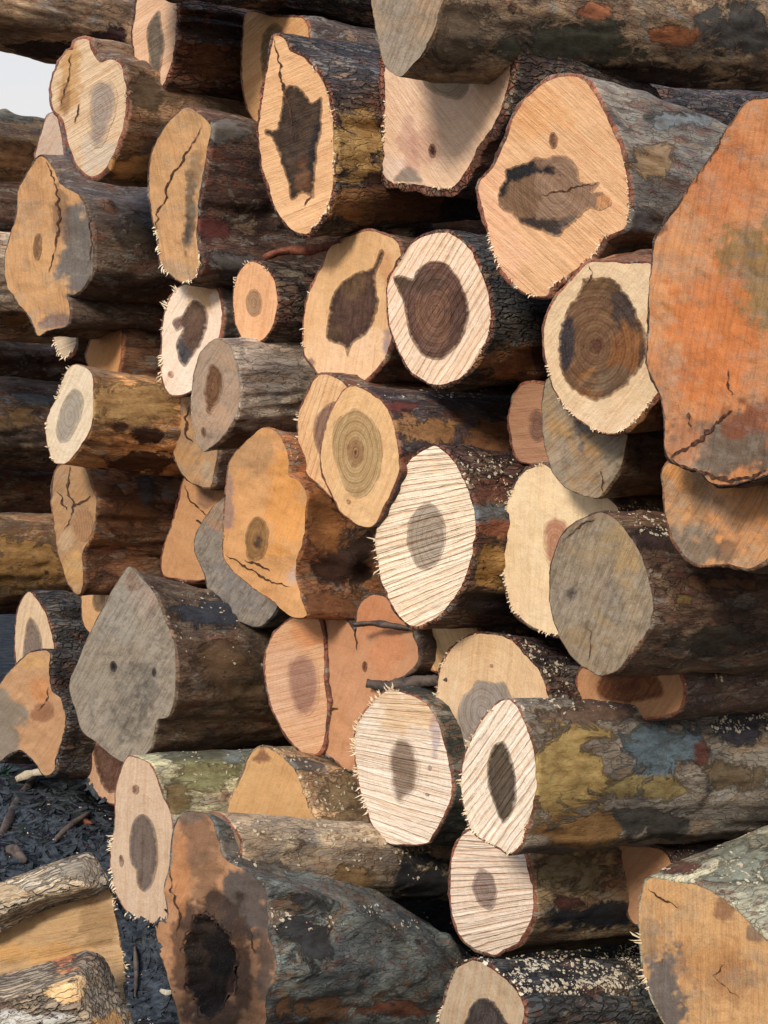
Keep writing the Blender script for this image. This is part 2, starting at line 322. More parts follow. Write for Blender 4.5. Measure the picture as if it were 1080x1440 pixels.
    s = np.concatenate([[.0, .004, .012], np.arange(.024, min(L, 1.3), .012), np.arange(min(L, 1.3), L, .05), [L]]); s = np.unique(s); S_, TT = np.meshgrid(s, th, indexing='ij')
    k = rnd*ss(S_, 0, .9); r_ = rr_[None]*(1-k)+mr*k; r_ = r_*(1+(taper-1)*S_)
    q = np.stack([S_*2.5, np.cos(TT)*mr*14, np.sin(TT)*mr*14], -1)+seed*3.1
    d1 = fbm(q*np.array([1, .35, .35]), seed, 3)*.20*mr; d2 = fbm(q*np.array([1.3, 2.2, 2.2]), seed+5, 4)*bamp*2.2; d3 = fbm(q*np.array([7, 5, 5]), seed+6, 2)*bamp*.9
    rk = np.random.RandomState(seed+77)
    for _ in range(rk.randint(2, 6)):
        s0, t0, aw = rk.uniform(.08, 1.2), rk.uniform(-3.1, 3.1), rk.uniform(.02, .05); dt = (TT-t0+np.pi) % (2*np.pi)-np.pi
        d1 = d1+rk.uniform(.008, .028)*np.exp(-((S_-s0)**2+(dt*mr)**2)/aw**2)
    w = ss(S_, -.01, .09); r_ = r_+(d1*w+(d2+d3)*(.25+.75*w))
    bx = bend*S_**2
    Vv = Cb+A*S_[..., None]+(e1*(r_*np.cos(TT))[..., None]+e2*(r_*np.sin(TT))[..., None])+np.array([0, 0, 1])*bx[..., None]
    Vv[0] = E+A*.003+(E-Cb)*-.012
    Rg = np.concatenate([B0[None], (B0*.45+E*.55+n*.0006)[None], Vv]); nR = len(Rg); V = Rg.reshape(-1, 3)
    i, j = np.meshgrid(np.arange(nR-1), np.arange(M), indexing='ij'); j2 = (j+1) % M
    Q = np.stack([i*M+j, i*M+j2, (i+1)*M+j2, (i+1)*M+j], -1).reshape(-1, 4)
    t0 = V[Q[0]]; 
    a_, b_, c_ = V[Q[M*4, 0]], V[Q[M*4, 1]], V[Q[M*4, 3]]; 
    if np.cross(b_-a_, c_-a_)@(a_-Cb-A*((a_-Cb)@A)) < 0: Q = Q[:, ::-1]
    SS = np.concatenate([[0, 0], s]).repeat(M); lpv = V-Cb
    lp = np.stack([SS, lpv@e1, lpv@e2], -1)+seed*1.7
    X2, Y2 = to_px(V); base_c = lin(bark, 2.35)*np.array([1.04, 1., .93])
    pw = np.zeros(len(V)); pcl = np.tile(base_c, (len(V), 1))
    for (bx_, by_, rx, ry, pc) in patches:
        wv = np.clip(1.25-np.hypot((X2-bx_)/rx, (Y2-by_)/ry), 0, 1); u = wv > pw; pw[u] = wv[u]; pcl[u] = lin(pc)
    colb = np.tile(base_c, (len(V), 1)); colb[:M*3] = lin((142, 84, 60)) if samp >= .25 else base_c*.8
    fl = [tuple(f) for f in Q]+[tuple((nR-1)*M+np.arange(M))]
    bo = mesh_obj('bark', V, fl, SKIN if skin else BARK, root, dict(lp=lp, col=colb, pcol=pcl, pw=pw, red=np.zeros(len(V))+red), origin=org)
    BVH.append((V, Q))
    if fringe:
        fr = fringe if isinstance(fringe, list) else [fringe]; pv = []; pf = []
        r2 = np.random.RandomState(seed)
        an = np.degrees(np.arctan2(-(O[:, 1]-ctr[1]), O[:, 0]-ctr[0])) % 360
        for (a0, a1) in fr:
            for i in range(m):
                A_ = (an[i]-a0) % 360
                fq = vnoise(np.array([[O[i, 0]/11, O[i, 1]/11, seed]]), seed)[0]
                if A_ > (a1-a0) % 360 or r2.rand() > (fq-.28)*2.4: continue
                for rep in range(2):
                    pt = O[i]+(r2.rand(2)-.5)*3-dv[i]/dl[i]*1.0; dr = dv[i]/dl[i]+np.array([(r2.rand()-.5)*1.1, (r2.rand()-.35)*1.1]); dr /= np.linalg.norm(dr)
                    ln = flen*(.2+r2.rand()**2.2*.95)*(.4+fq); wd = .6+r2.rand()*.8; pe = np.array([-dr[1], dr[0]])*wd
                    pm = pt+dr*ln*.5+pe*r2.uniform(-1, 1); q2 = np.array([pt-pe, pt+pe, pm+pe*.7, pt+dr*ln, pm-pe*.7]); q3 = surf(q2[:, 0], q2[:, 1], .001)
                    q3[2:] += n*(r2.rand()-.3)*.012; k0 = len(pv); q4 = q3.mean(0)-n*.0022
                    pv += list(q3)+[q4]; pf += [(k0, k0+1, k0+2, k0+3, k0+4)]+[(k0+(a+1) % 5, k0+a, k0+5) for a in range(5)]
        if pv: tag(mesh_obj('splinter_fringe', pv, pf, SPL, face, origin=org, smooth=False), kind='stuff')
    LOGS.append(root)
    return root, face
def ell(cx, cy, rx, ry, n=14, j=.06, seed=1):
    r = np.random.RandomState(seed); t = np.arange(n)/n*2*np.pi
    k = 1+(r.rand(n)-.5)*2*j; return [(cx+rx*a*math.cos(b), cy+ry*a*math.sin(b)) for a, b in zip(k, t)]
SUN_E, SUN_A, SKY_S, SKYC, EXPO = 2.5, 11., .15, (4.0, 5.2, 7.3), .45
# ================================================================ the logs (outlines traced in photo pixels, p = how far the end sticks out)
log('weathered log whose grey-tan bark fills the top left corner', ell(-150, -34, 45, 70), (190, 140, 95), p=-.1, bark=(112, 92, 70), skin=True, slope=.22, patches=[(60, 70, 60, 16, (60, 42, 34)), (150, 60, 30, 30, (70, 40, 34))])
log('narrow pale cut end with long grey heart at the top edge, upper left', [(200, -30), (235, -30), (247, 0), (248, 20), (246, 60), (240, 90), (228, 120), (212, 135), (200, 122), (190, 85), (187, 50), (190, 20), (193, -8)], (226, 180, 140), p=.08,
    heart=[(217, 20), (225, 15), (228, 40), (232, 62), (226, 95), (218, 112), (211, 100), (208, 70), (207, 40)], hc=(120, 108, 92), hrag=.5, ang=35, samp=.4, skin=False, bark=(92, 60, 44), red=.7, slope=.14, fringe=(300, 60), flen=5, taper=1, patches=[(300, 85, 45, 30, (128, 84, 48)), (300, 40, 50, 25, (80, 66, 56))])
log('two-lobed cream cut end with faint grey heart beside the patch of sky', [(72, 122), (80, 96), (93, 72), (102, 70), (107, 57), (124, 56), (128, 70), (141, 87), (156, 83), (170, 93), (177, 126), (175, 167), (163, 207), (148, 237), (130, 248), (111, 235), (98, 207), (89, 170), (76, 152)], (222, 190, 150), p=.22,
    heart=[(126, 122), (141, 113), (159, 115), (165, 130), (163, 159), (148, 200), (133, 209), (124, 185), (124, 148)], hc=(168, 152, 138), hsoft=9, ang=32, samp=.55, blobs=[(95, 120, 16, 50, (196, 150, 88), .8), (90, 135, 8, 30, (140, 98, 60), .7), (150, 215, 30, 30, (205, 196, 182), .6)],
    cracks=[([(114, 146), (110, 160), (107, 175)], 3), ([(100, 75), (96, 110), (88, 150)], 3)], bark=(100, 80, 60), slope=.2, patches=[(190, 235, 45, 24, (196, 140, 72)), (205, 130, 25, 30, (110, 88, 62))], bt=.012, fringe=(0, 60), flen=4)
log('small pale wedge of cut end between the two-lobed and the split orange end', [(50, 222), (58, 190), (66, 163), (75, 160), (80, 165), (86, 195), (89, 232), (80, 255), (60, 260)], (200, 172, 150), p=-.15, bark=(78, 84, 94), skin=True)
log('old orange cut end split open, with a grey bulge on its right side', [(56, 219), (74, 237), (87, 259), (111, 274), (122, 296), (130, 333), (130, 370), (126, 390), (107, 413), (95, 415), (98, 435), (93, 457), (67, 465), (54, 472), (43, 450), (22, 420), (10, 398), (8, 361), (14, 335), (24, 300), (26, 270), (37, 245)], (206, 152, 90), p=.05, relief=.007,
    blobs=[(112, 345, 28, 62, (112, 104, 98), 1), (88, 300, 12, 45, (110, 84, 66), .6), (75, 452, 22, 10, (80, 70, 84), .7), (50, 260, 16, 40, (180, 132, 84), .5)], knots=[(53, 347, 6, 20, (140, 104, 66))], cracks=[([(66, 225), (80, 262), (84, 300), (76, 350), (70, 385)], 5), ([(128, 300), (131, 345), (122, 375)], 3)],
    samp=.12, ang=95, gray=.25, bark=(66, 56, 50), slope=.10, patches=[(200, 330, 40, 30, (96, 82, 68))], bt=.006, taper=.95)
log('brown log with a sunlit mossy top at the left edge under the sky', ell(-190, 195, 34, 62), (190, 140, 95), p=-.3, bark=(116, 88, 52), skin=True, slope=.14, patches=[(25, 160, 60, 14, (140, 122, 88)), (20, 225, 40, 25, (140, 96, 50))])  # pale top patch paints the sunlit rim, along with moss, into the bark colour
log('dark brown log at the left edge under the mossy-topped one', ell(-120, 292, 30, 48), (190, 140, 95), p=-.5, bark=(62, 46, 38), slope=.08)
log('light grey-tan log in the left edge behind the split orange end', ell(-95, 400, 34, 78), (190, 140, 95), p=-.1, bark=(128, 110, 88), skin=True, slope=.06, patches=[(20, 450, 30, 20, (160, 112, 60))])
log('tall narrow orange cut end with a brown groove and a dark streak, upper left', [(263, 152), (285, 163), (296, 178), (294, 200), (287, 241), (280, 281), (276, 326), (283, 367), (276, 389), (259, 396), (241, 387), (226, 370), (222, 333), (213, 296), (209, 252), (215, 215), (230, 185), (244, 167)], (208, 156, 96), p=.12, relief=.006, samp=.12, ang=100, gray=.2,
    blobs=[(268, 290, 8, 48, (92, 78, 62), .85), (262, 335, 6, 25, (60, 54, 52), .8), (276, 240, 8, 30, (120, 96, 66), .6), (245, 380, 28, 16, (180, 150, 118), .7), (270, 170, 14, 12, (190, 150, 96), .5)], cracks=[([(288, 175), (270, 205), (252, 235), (236, 260), (233, 276), (224, 295), (220, 330)], 4)],
    bark=(62, 46, 40), slope=.13, red=.8, patches=[(320, 185, 60, 18, (120, 112, 102)), (300, 320, 25, 25, (110, 54, 44)), (320, 370, 40, 18, (104, 96, 92))], fringe=(230, 290), flen=8)
log('orange cut end with grey-brown heart, half behind the cracked end with the dark hollow', [(340, 75), (344, 40), (351, 17), (388, 24), (425, 26), (434, 48), (432, 100), (420, 150), (400, 185), (380, 190), (362, 172), (351, 159), (342, 122)], (222, 166, 100), p=-.12,
    heart=[(370, 48), (385, 32), (398, 45), (400, 100), (385, 130), (372, 122), (367, 95), (366, 65)], hc=(140, 116, 78), hrag=.5, ang=40, samp=.5, bark=(50, 42, 40), slope=.12)
log('large oval cut end with dark ragged core and a crack to its tip', [(386, 52), (401, 56), (409, 72), (429, 83), (447, 104), (459, 126), (468, 167), (470, 222), (468, 259), (459, 296), (447, 315), (429, 329), (407, 319), (388, 293), (377, 259), (368, 230), (364, 185), (368, 141), (377, 93)], (232, 178, 120), p=.12,
    heart=[(405, 120), (420, 122), (438, 143), (453, 137), (453, 174), (447, 222), (442, 259), (440, 278), (427, 270), (410, 283), (405, 259), (396, 230), (384, 196), (373, 189), (373, 181), (388, 180), (396, 148), (399, 130)], hc=(84, 66, 50), hrag=1.3,
    hblobs=[(445, 230, 10, 40, (50, 46, 50), .8), (428, 255, 10, 25, (128, 88, 58), .8), (410, 180, 12, 40, (66, 52, 44), .6)], cracks=[([(387, 54), (393, 85), (398, 118), (408, 160), (414, 200)], 6), ([(440, 275), (428, 290)], 3)], ang=22, samp=.32, ringamp=.1, hring=.3,
    blobs=[(400, 300, 40, 30, (238, 190, 140), .6)], skin=False, bark=(52, 46, 46), slope=.02, bt=.010, taper=.92, bamp=.014, fringe=(280, 80), flen=5,
    patches=[(500, 205, 62, 62, (176, 140, 78)), (580, 285, 120, 45, (126, 84, 50)), (500, 290, 60, 34, (150, 104, 56)), (640, 290, 60, 40, (70, 40, 34)), (530, 255, 30, 18, (70, 46, 34))])
log('pale flat-sided cut end with grey heart, under the big grey log', [(543, 85), (542, 150), (540, 200), (534, 226), (540, 244), (551, 256), (592, 260), (633, 265), (655, 241), (673, 207), (696, 174), (710, 137), (717, 96), (712, 60), (680, 30), (620, 20), (560, 40)], (232, 192, 156), p=-.05,
    heart=[(584, 90), (599, 122), (621, 135), (647, 139), (660, 118), (668, 89), (660, 60), (600, 60)], hc=(158, 138, 108), hrag=.4, hearts=[([(553, 257), (562, 240), (573, 233), (585, 238), (596, 259), (575, 258)], (158, 142, 128))], ang=-52, samp=.3, pith=(628, 100),
    blobs=[(575, 200, 14, 40, (196, 150, 134), .6), (600, 205, 22, 22, (190, 140, 122), .5), (545, 240, 30, 30, (232, 206, 190), .7)], knots=[(608, 212, 5, 10, (104, 62, 50))], skin=False, bark=(60, 46, 40), red=.2, bt=.022, slope=.26, L=.7, taper=.7, patches=[(700, 230, 40, 60, (104, 66, 44))], fringe=(180, 280), flen=4)
log('dark log lying across the very top left of centre', ell(170, -98, 36, 84), (180, 130, 90), p=.45, skin=False, bark=(46, 40, 40), slope=.20)
log('huge grey-brown log across the top right with a smooth grey cut end', [(510, -70), (522, 0), (527, 30), (533, 63), (542, 93), (562, 107), (577, 93), (599, 67), (616, 22), (624, -10), (618, -70), (570, -110)], (164, 144, 118), p=.26, samp=.05, gray=.5, relief=.004, ang=70, ringamp=.5,
    blobs=[(560, 60, 25, 50, (158, 142, 124), .7), (600, 10, 20, 40, (170, 140, 108), .7)], bark=(118, 100, 78), skin=True, bt=.002, slope=.07, taper=1.12, rnd=.6,
    patches=[(838, 14, 32, 12, (190, 112, 58)), (950, 52, 40, 16, (190, 110, 50)), (640, 40, 50, 60, (128, 106, 80)), (800, 60, 110, 35, (96, 92, 70)), (900, 110, 160, 22, (84, 62, 50)), (1040, 40, 60, 40, (92, 86, 78))], knots=[])
log('big orange-pink cut end with a black-rimmed grey core, upper right', [(798, 107), (821, 113), (839, 137), (858, 174), (873, 211), (882, 259), (884, 296), (876, 322), (850, 333), (836, 356), (821, 370), (800, 385), (778, 402), (768, 416), (747, 415), (728, 405), (703, 374), (692, 344), (684, 311), (675, 281), (673, 259), (695, 233), (710, 200), (724, 163), (743, 137), (769, 115)], (228, 174, 120), p=0.16,
    heart=[(711, 237), (736, 230), (754, 222), (767, 222), (791, 217), (810, 230), (819, 256), (843, 256), (834, 270), (848, 270), (860, 281), (858, 289), (843, 296), (828, 293), (813, 307), (795, 322), (786, 333), (765, 326), (736, 315), (717, 300), (702, 289), (699, 270), (710, 252)], hc=(150, 120, 96), hrag=1.4,
    hblobs=[(725, 275, 28, 50, (120, 90, 62), .8), (740, 238, 34, 14, (38, 34, 36), 1), (704, 262, 12, 24, (40, 36, 36), 1), (745, 318, 50, 10, (44, 38, 38), .9), (785, 330, 16, 8, (52, 48, 52), .8), (850, 284, 10, 9, (206, 148, 96), 1), (800, 312, 14, 7, (70, 70, 74), .6)], knots=[(778, 197, 6, 12, (128, 88, 62))], pith=(785, 262),
    cracks=[([(762, 275), (790, 268), (822, 262), (842, 256)], 3)], ang=-42, samp=.36, ringamp=.1, blobs=[(700, 330, 40, 90, (236, 182, 142), .7), (740, 150, 60, 40, (222, 160, 96), .5)], bark=(84, 80, 74), slope=.22, bt=.010, taper=.9, fringe=(215, 20), flen=6,
    patches=[(920, 230, 38, 32, (150, 116, 72)), (900, 310, 40, 24, (120, 114, 108)), (950, 170, 50, 12, (120, 122, 118))])
log('giant orange cut end filling the right edge', [(1050, 144), (1075, 139), (1110, 150), (1180, 300), (1190, 480), (1150, 620), (1110, 650), (1072, 668), (1036, 680), (1006, 680), (987, 665), (961, 657), (943, 646), (937, 631), (936, 591), (932, 565), (917, 531), (911, 509), (913, 446), (917, 387), (920, 345), (923, 333), (936, 311), (954, 289), (973, 259), (995, 230), (1013, 200), (1032, 170)], (206, 130, 66), p=0.34, relief=.004, samp=.12, ang=80, ringamp=.22, gray=.26, tilt=4,
    blobs=[(1060, 390, 50, 75, (140, 116, 72), .85), (950, 400, 50, 90, (212, 150, 96), .7), (1000, 470, 60, 90, (208, 116, 44), .7), (1010, 240, 45, 60, (196, 114, 56), .6), (1035, 625, 85, 42, (112, 94, 78), 1), (1060, 590, 40, 22, (134, 74, 44), .8), (970, 620, 26, 28, (168, 116, 84), .6), (926, 320, 18, 10, (90, 50, 34), .8), (1062, 358, 14, 5, (120, 110, 100), .7)],
    cracks=[([(944, 643), (965, 632), (985, 618), (1008, 596), (1032, 577)], 11), ([(1026, 520), (1027, 538), (1031, 556)], 5), ([(970, 580), (973, 600)], 8), ([(1050, 144), (1020, 190), (985, 245), (940, 305)], 2), ([(945, 646), (985, 662), (1035, 676), (1080, 660)], 9)], bark=(70, 56, 50), bt=.006, L=1.6, pith=(1062, 395))
log('orange cut end with greyed rim tucked under the giant orange one', [(938, 655), (935, 690), (937, 715), (940, 737), (947, 760), (965, 785), (987, 794), (1024, 793), (1054, 799), (1080, 785), (1110, 760), (1125, 700), (1110, 640), (1080, 620), (1000, 625)], (206, 146, 84), p=0.2, relief=.005, samp=.08, ang=60, gray=.45, ringamp=.1,
    blobs=[(1040, 720, 50, 50, (220, 150, 84), .8), (960, 680, 30, 30, (206, 140, 66), .7), (960, 770, 45, 30, (122, 108, 92), .9), (1020, 780, 14, 20, (104, 88, 76), .7), (1060, 640, 40, 25, (110, 86, 66), .8), (985, 700, 12, 60, (130, 108, 80), .5)], bark=(96, 70, 50), L=1.4)
log('cream-rimmed cut end with a big dark marbled core left of the giant orange end', [(828, 370), (858, 369), (887, 371), (915, 372), (945, 400), (952, 470), (936, 535), (924, 552), (895, 591), (873, 607), (860, 610), (839, 605), (817, 591), (795, 572), (780, 546), (773, 524), (767, 498), (765, 461), (773, 435), (787, 413), (806, 391)], (226, 194, 150), p=0.22,
    heart=[(828, 391), (858, 389), (873, 402), (891, 428), (906, 465), (910, 491), (902, 513), (887, 535), (858, 557), (839, 563), (817, 557), (799, 539), (787, 509), (787, 472), (799, 435), (817, 406), (819, 391)], hc=(128, 96, 66), hrag=1.6, pith=(838, 487), hring=1.2,
    hblobs=[(796, 470, 14, 60, (54, 52, 62), .9), (880, 425, 26, 34, (62, 56, 56), .8), (882, 500, 26, 40, (150, 98, 48), .8), (830, 540, 16, 20, (176, 120, 62), .7), (858, 540, 40, 20, (128, 108, 84), .8), (850, 400, 30, 12, (120, 92, 56), .7), (840, 487, 8, 10, (90, 50, 40), .7), (905, 500, 6, 40, (60, 54, 56), .7)], ang=52, samp=.3, bark=(120, 80, 50), red=.9, bt=.007, fringe=(190, 330), flen=5, slope=-.1,
    patches=[(905, 600, 40, 30, (156, 104, 56))], blobs=[(850, 590, 80, 30, (236, 208, 172), .6)], cracks=[([(829, 372), (832, 385), (828, 400)], 3)])
log('grey and tan weathered cut end below the marbled core', [(769, 535), (763, 572), (763, 609), (771, 643), (780, 669), (799, 687), (828, 698), (843, 698), (861, 676), (876, 646), (882, 609), (875, 570), (850, 545), (800, 530)], (166, 140, 100), p=0.12, relief=.004, gray=.5, samp=.05, ang=40,
    blobs=[(800, 620, 34, 34, (186, 146, 92), .8), (826, 660, 20, 30, (176, 136, 88), .7), (817, 602, 14, 12, (70, 52, 52), .9), (818, 625, 5, 10, (66, 60, 84), .8), (860, 620, 16, 40, (150, 140, 122), .6), (785, 660, 18, 40, (160, 156, 146), .5)], cracks=[([(849, 662), (848, 696)], 4)], bark=(84, 68, 52), skin=True, bt=.003, slope=.0, patches=[(905, 690, 40, 12, (140, 104, 62))])
log('small rosy cut end deep in the gap left of the weathered grey and tan one', [(758, 540), (736, 541), (723, 557), (716, 587), (719, 617), (726, 643), (739, 650), (767, 652), (785, 630), (790, 590), (780, 550)], (176, 126, 92), p=-0.12, heart=[(748, 578), (760, 575), (768, 592), (766, 615), (752, 622), (742, 605)], hc=(140, 104, 88), hsoft=5, ang=5, samp=.4, ringamp=.1, bark=(70, 50, 42))
log('smooth cream cut end half hidden by the round grey-brown one at right', [(763, 653), (776, 660), (800, 670), (828, 690), (861, 705), (872, 730), (880, 780), (872, 840), (830, 885), (780, 892), (743, 878), (721, 856), (710, 822), (707, 774), (710, 737), (711, 720), (721, 690), (736, 665)], (240, 210, 162), p=0,
    heart=[(767, 735), (785, 728), (800, 740), (797, 790), (772, 798), (763, 770)], hc=(190, 140, 108), hsoft=6, ang=88, samp=.12, ringamp=.12, bark=(70, 56, 48), fringe=(100, 290), flen=4, blobs=[(730, 860, 50, 40, (236, 206, 168), .6)])
log('round grey-brown weathered cut end of a long dark log on the right', [(847, 721), (865, 730), (880, 748), (899, 778), (911, 811), (917, 848), (913, 881), (895, 907), (873, 937), (858, 947), (839, 948), (813, 930), (795, 907), (780, 874), (774, 841), (774, 800), (787, 759), (806, 737), (828, 726)], (152, 130, 98), p=0.2, relief=.003, samp=.04, gray=.55, ringamp=.1, ang=70,
    blobs=[(880, 810, 18, 70, (176, 146, 98), .7), (845, 770, 24, 24, (160, 136, 96), .6), (870, 890, 26, 40, (166, 144, 106), .6), (805, 835, 8, 7, (60, 52, 62), .9), (866, 850, 16, 30, (110, 100, 92), .6), (790, 860, 14, 40, (140, 130, 114), .5)], cracks=[([(792, 765), (812, 742), (838, 727)], 3), ([(828, 880), (833, 900), (828, 930)], 2)],
    bark=(72, 56, 46), skin=True, bt=.004, slope=.02, taper=.98, bamp=.012, patches=[(1020, 820, 60, 14, (128, 88, 54)), (960, 845, 16, 9, (130, 104, 50)), (940, 760, 60, 20, (70, 52, 48)), (1000, 900, 80, 25, (74, 62, 50))])
log('low brown cut end peeping between the round grey-brown end and the yellow-blue log', [(812, 960), (818, 940), (850, 925), (900, 920), (945, 935), (960, 965), (950, 1000), (880, 1010), (820, 990)], (190, 136, 88), p=-0.12, heart=[(845, 950), (880, 945), (925, 950), (930, 980), (880, 990), (840, 980)], hc=(132, 84, 50), hsoft=4, ang=60, samp=.3, bark=(60, 48, 44))
log('bright cut end with a ringed purple-brown core and bold saw lines, centre', [(614, 328), (636, 330), (662, 352), (677, 385), (684, 406), (690, 439), (686, 469), (670, 506), (651, 528), (629, 539), (614, 541), (596, 535), (577, 520), (562, 494), (551, 465), (546, 431), (547, 394), (562, 369), (577, 345), (594, 333)], (250, 220, 190), p=.06,
    heart=[(607, 367), (625, 369), (644, 387), (655, 409), (659, 443), (651, 472), (636, 494), (618, 506), (599, 502), (584, 487), (573, 461), (568, 424), (559, 406), (553, 389), (566, 387), (581, 391), (588, 378)], hc=(122, 92, 78), hrag=.7, pith=(614, 438), hring=1.3,
    hblobs=[(640, 450, 18, 50, (100, 74, 66), .7), (567, 395, 14, 12, (92, 76, 54), .8), (612, 440, 28, 40, (150, 112, 90), .6), (600, 395, 26, 20, (100, 82, 70), .6)], ang=58, samp=.85, skin=False, bark=(54, 56, 58), slope=.02, red=.2, patches=[(720, 510, 60, 34, (150, 104, 62)), (780, 505, 60, 34, (92, 58, 42))], bt=.009, fringe=(270, 350), flen=6)
log('orange-cream cut end with a leaf-shaped dark core pointing down, centre', [(478, 338), (462, 352), (451, 380), (436, 409), (429, 443), (428, 494), (436, 509), (451, 528), (470, 539), (488, 544), (507, 539), (529, 520), (544, 498), (551, 469), (552, 424), (557, 387), (564, 361), (556, 338), (520, 325)], (226, 176, 116), p=-.02,
    heart=[(488, 391), (507, 381), (525, 376), (536, 350), (542, 354), (536, 372), (529, 387), (531, 413), (534, 428), (525, 454), (514, 472), (496, 483), (488, 502), (483, 487), (470, 483), (459, 472), (462, 443), (468, 413)], hc=(98, 72, 60), hrag=1.2, hring=.4, ringamp=.12,
    hblobs=[(500, 400, 20, 16, (120, 94, 64), .7), (470, 470, 12, 10, (110, 88, 60), .7)], ang=82, samp=.28, blobs=[(480, 510, 60, 50, (240, 200, 158), .9), (440, 460, 24, 60, (236, 190, 140), .7), (545, 490, 8, 20, (150, 134, 140), .8), (545, 395, 8, 40, (200, 140, 90), .6), (437, 508, 6, 7, (110, 90, 96), .7)], bark=(70, 56, 48), fringe=(160, 220), flen=4)
log('small pink-orange oval cut end with a round grey heart, left of centre', [(356, 368), (374, 378), (385, 394), (390, 424), (385, 454), (370, 476), (356, 484), (341, 476), (331, 454), (328, 424), (333, 391), (344, 374)], (236, 174, 118), p=.04, heart=ell(357, 426, 12, 20, 10, .05), hc=(172, 136, 102), hrag=.25, hsoft=2, ang=82, samp=.5, hring=1., skin=False, bark=(72, 62, 56), slope=.03, fringe=(60, 160), flen=6, patches=[(410, 385, 30, 8, (130, 118, 100))], bt=.006)
log('pale cut end with a frayed left edge and a grey-blue split core', [(285, 395), (300, 398), (309, 417), (313, 443), (309, 472), (300, 500), (285, 530), (274, 546), (256, 555), (237, 552), (228, 528), (227, 491), (231, 450), (241, 417), (256, 402)], (246, 222, 198), p=.0,
    heart=[(274, 422), (289, 431), (293, 454), (285, 480), (274, 498), (261, 515), (252, 506), (248, 483), (258, 461), (248, 466), (243, 450), (256, 444), (263, 431)], hc=(112, 88, 72), hrag=.9, hring=.5, hblobs=[(258, 500, 14, 20, (74, 76, 84), .9), (252, 470, 8, 20, (128, 134, 140), .7), (247, 455, 7, 9, (160, 120, 104), .7)], knots=[(241, 526, 4, 5, (178, 118, 92))], ang=60, samp=.25, fringe=(100, 235), flen=13, bark=(60, 54, 50), blobs=[(285, 410, 26, 24, (228, 176, 114), .8)])
log('greyish oval cut end with a brown core on a smooth grey log, left of centre', [(304, 477), (322, 487), (331, 509), (337, 546), (333, 580), (319, 606), (296, 628), (285, 633), (276, 617), (270, 580), (272, 535), (281, 498)], (176, 146, 118), p=.16, heart=[(296, 509), (309, 517), (315, 535), (311, 557), (296, 583), (289, 576), (287, 546), (291, 524)], hc=(128, 90, 58), hsoft=4, hring=1.3, ringamp=.5,
    blobs=[(285, 540, 20, 60, (170, 148, 126), .6), (300, 590, 22, 26, (196, 158, 126), .6)], knots=[(286, 607, 3.5, 7, (110, 80, 62))], samp=.08, gray=.3, bark=(124, 116, 108), skin=True, bt=.004, slope=-.06, taper=.96, red=.1, patches=[(370, 640, 40, 26, (120, 88, 54)), (330, 620, 26, 20, (140, 104, 66))])
log('worn orange cut end with a curved black scar, tucked behind the smooth grey log', [(244, 557), (237, 580), (237, 617), (248, 650), (259, 669), (274, 680), (296, 685), (301, 665), (305, 635), (310, 600), (300, 560), (280, 545), (258, 545)], (196, 148, 92), p=-.12, relief=.005, samp=.06, gray=.3, cracks=[([(268, 572), (263, 590), (265, 612), (272, 622)], 6)], blobs=[(250, 575, 8, 20, (120, 100, 88), .7), (292, 665, 10, 20, (180, 164, 140), .7), (252, 570, 4, 9, (76, 60, 80), .8)], bark=(72, 56, 48))
log('rough orange cut end, wedge-shaped, with purple cracks, just above the big grey point', [(262, 670), (252, 700), (243, 735), (230, 775), (228, 805), (240, 812), (285, 815), (310, 800), (325, 740), (325, 700), (300, 670)], (206, 148, 92), p=-.22, relief=.005, samp=.08, ang=70, cracks=[([(262, 682), (268, 705), (280, 716), (292, 725)], 4), ([(276, 730), (284, 738)], 5)], bark=(90, 50, 38), red=.9, blobs=[(290, 700, 10, 12, (120, 90, 80), .6)])
log('blue-grey weathered cut end behind and below the big lumpy orange one', [(315, 700), (295, 720), (277, 750), (275, 775), (289, 811), (293, 830), (307, 852), (326, 867), (356, 881), (370, 878), (387, 858), (400, 820), (380, 760), (345, 700)], (134, 124, 116), p=-.16, relief=.003, samp=.03, gray=.6, ringamp=.05, blobs=[(305, 720, 20, 22, (176, 128, 84), .7), (330, 830, 40, 40, (128, 126, 128), .6)], bark=(60, 60, 66), skin=True, bt=.004)
log('big lumpy orange cut end with a brown knotty centre, left of centre', [(370, 602), (388, 606), (399, 620), (407, 643), (407, 669), (421, 676), (431, 694), (427, 728), (427, 760), (418, 785), (414, 812), (424, 840), (431, 866), (410, 866), (385, 846), (350, 822), (325, 800), (313, 778), (313, 735), (315, 706), (319, 665), (326, 643), (348, 620)], (214, 152, 82), p=.12, relief=.007, samp=.10, ang=75, ringamp=.08,
    heart=[(359, 726), (374, 733), (380, 756), (376, 778), (363, 789), (350, 787), (346, 767), (348, 737)], hc=(156, 116, 66), hrag=.8, hblobs=[(366, 763, 5, 9, (70, 46, 40), .9)], blobs=[(350, 640, 34, 34, (180, 140, 98), .7), (318, 700, 8, 50, (120, 110, 120), .6), (400, 710, 24, 60, (220, 150, 66), .7), (415, 808, 12, 14, (186, 168, 160), .6)],
    cracks=[([(315, 782), (345, 795), (370, 812), (412, 826)], 5), ([(345, 786), (362, 794), (380, 802)], 6)], bark=(120, 80, 48), skin=True, bt=.003, slope=.14, taper=.9, red=.5, patches=[(455, 730, 34, 60, (176, 112, 50)), (470, 800, 34, 30, (84, 56, 42)), (470, 850, 60, 20, (140, 88, 46)), (500, 780, 26, 50, (84, 62, 50))])
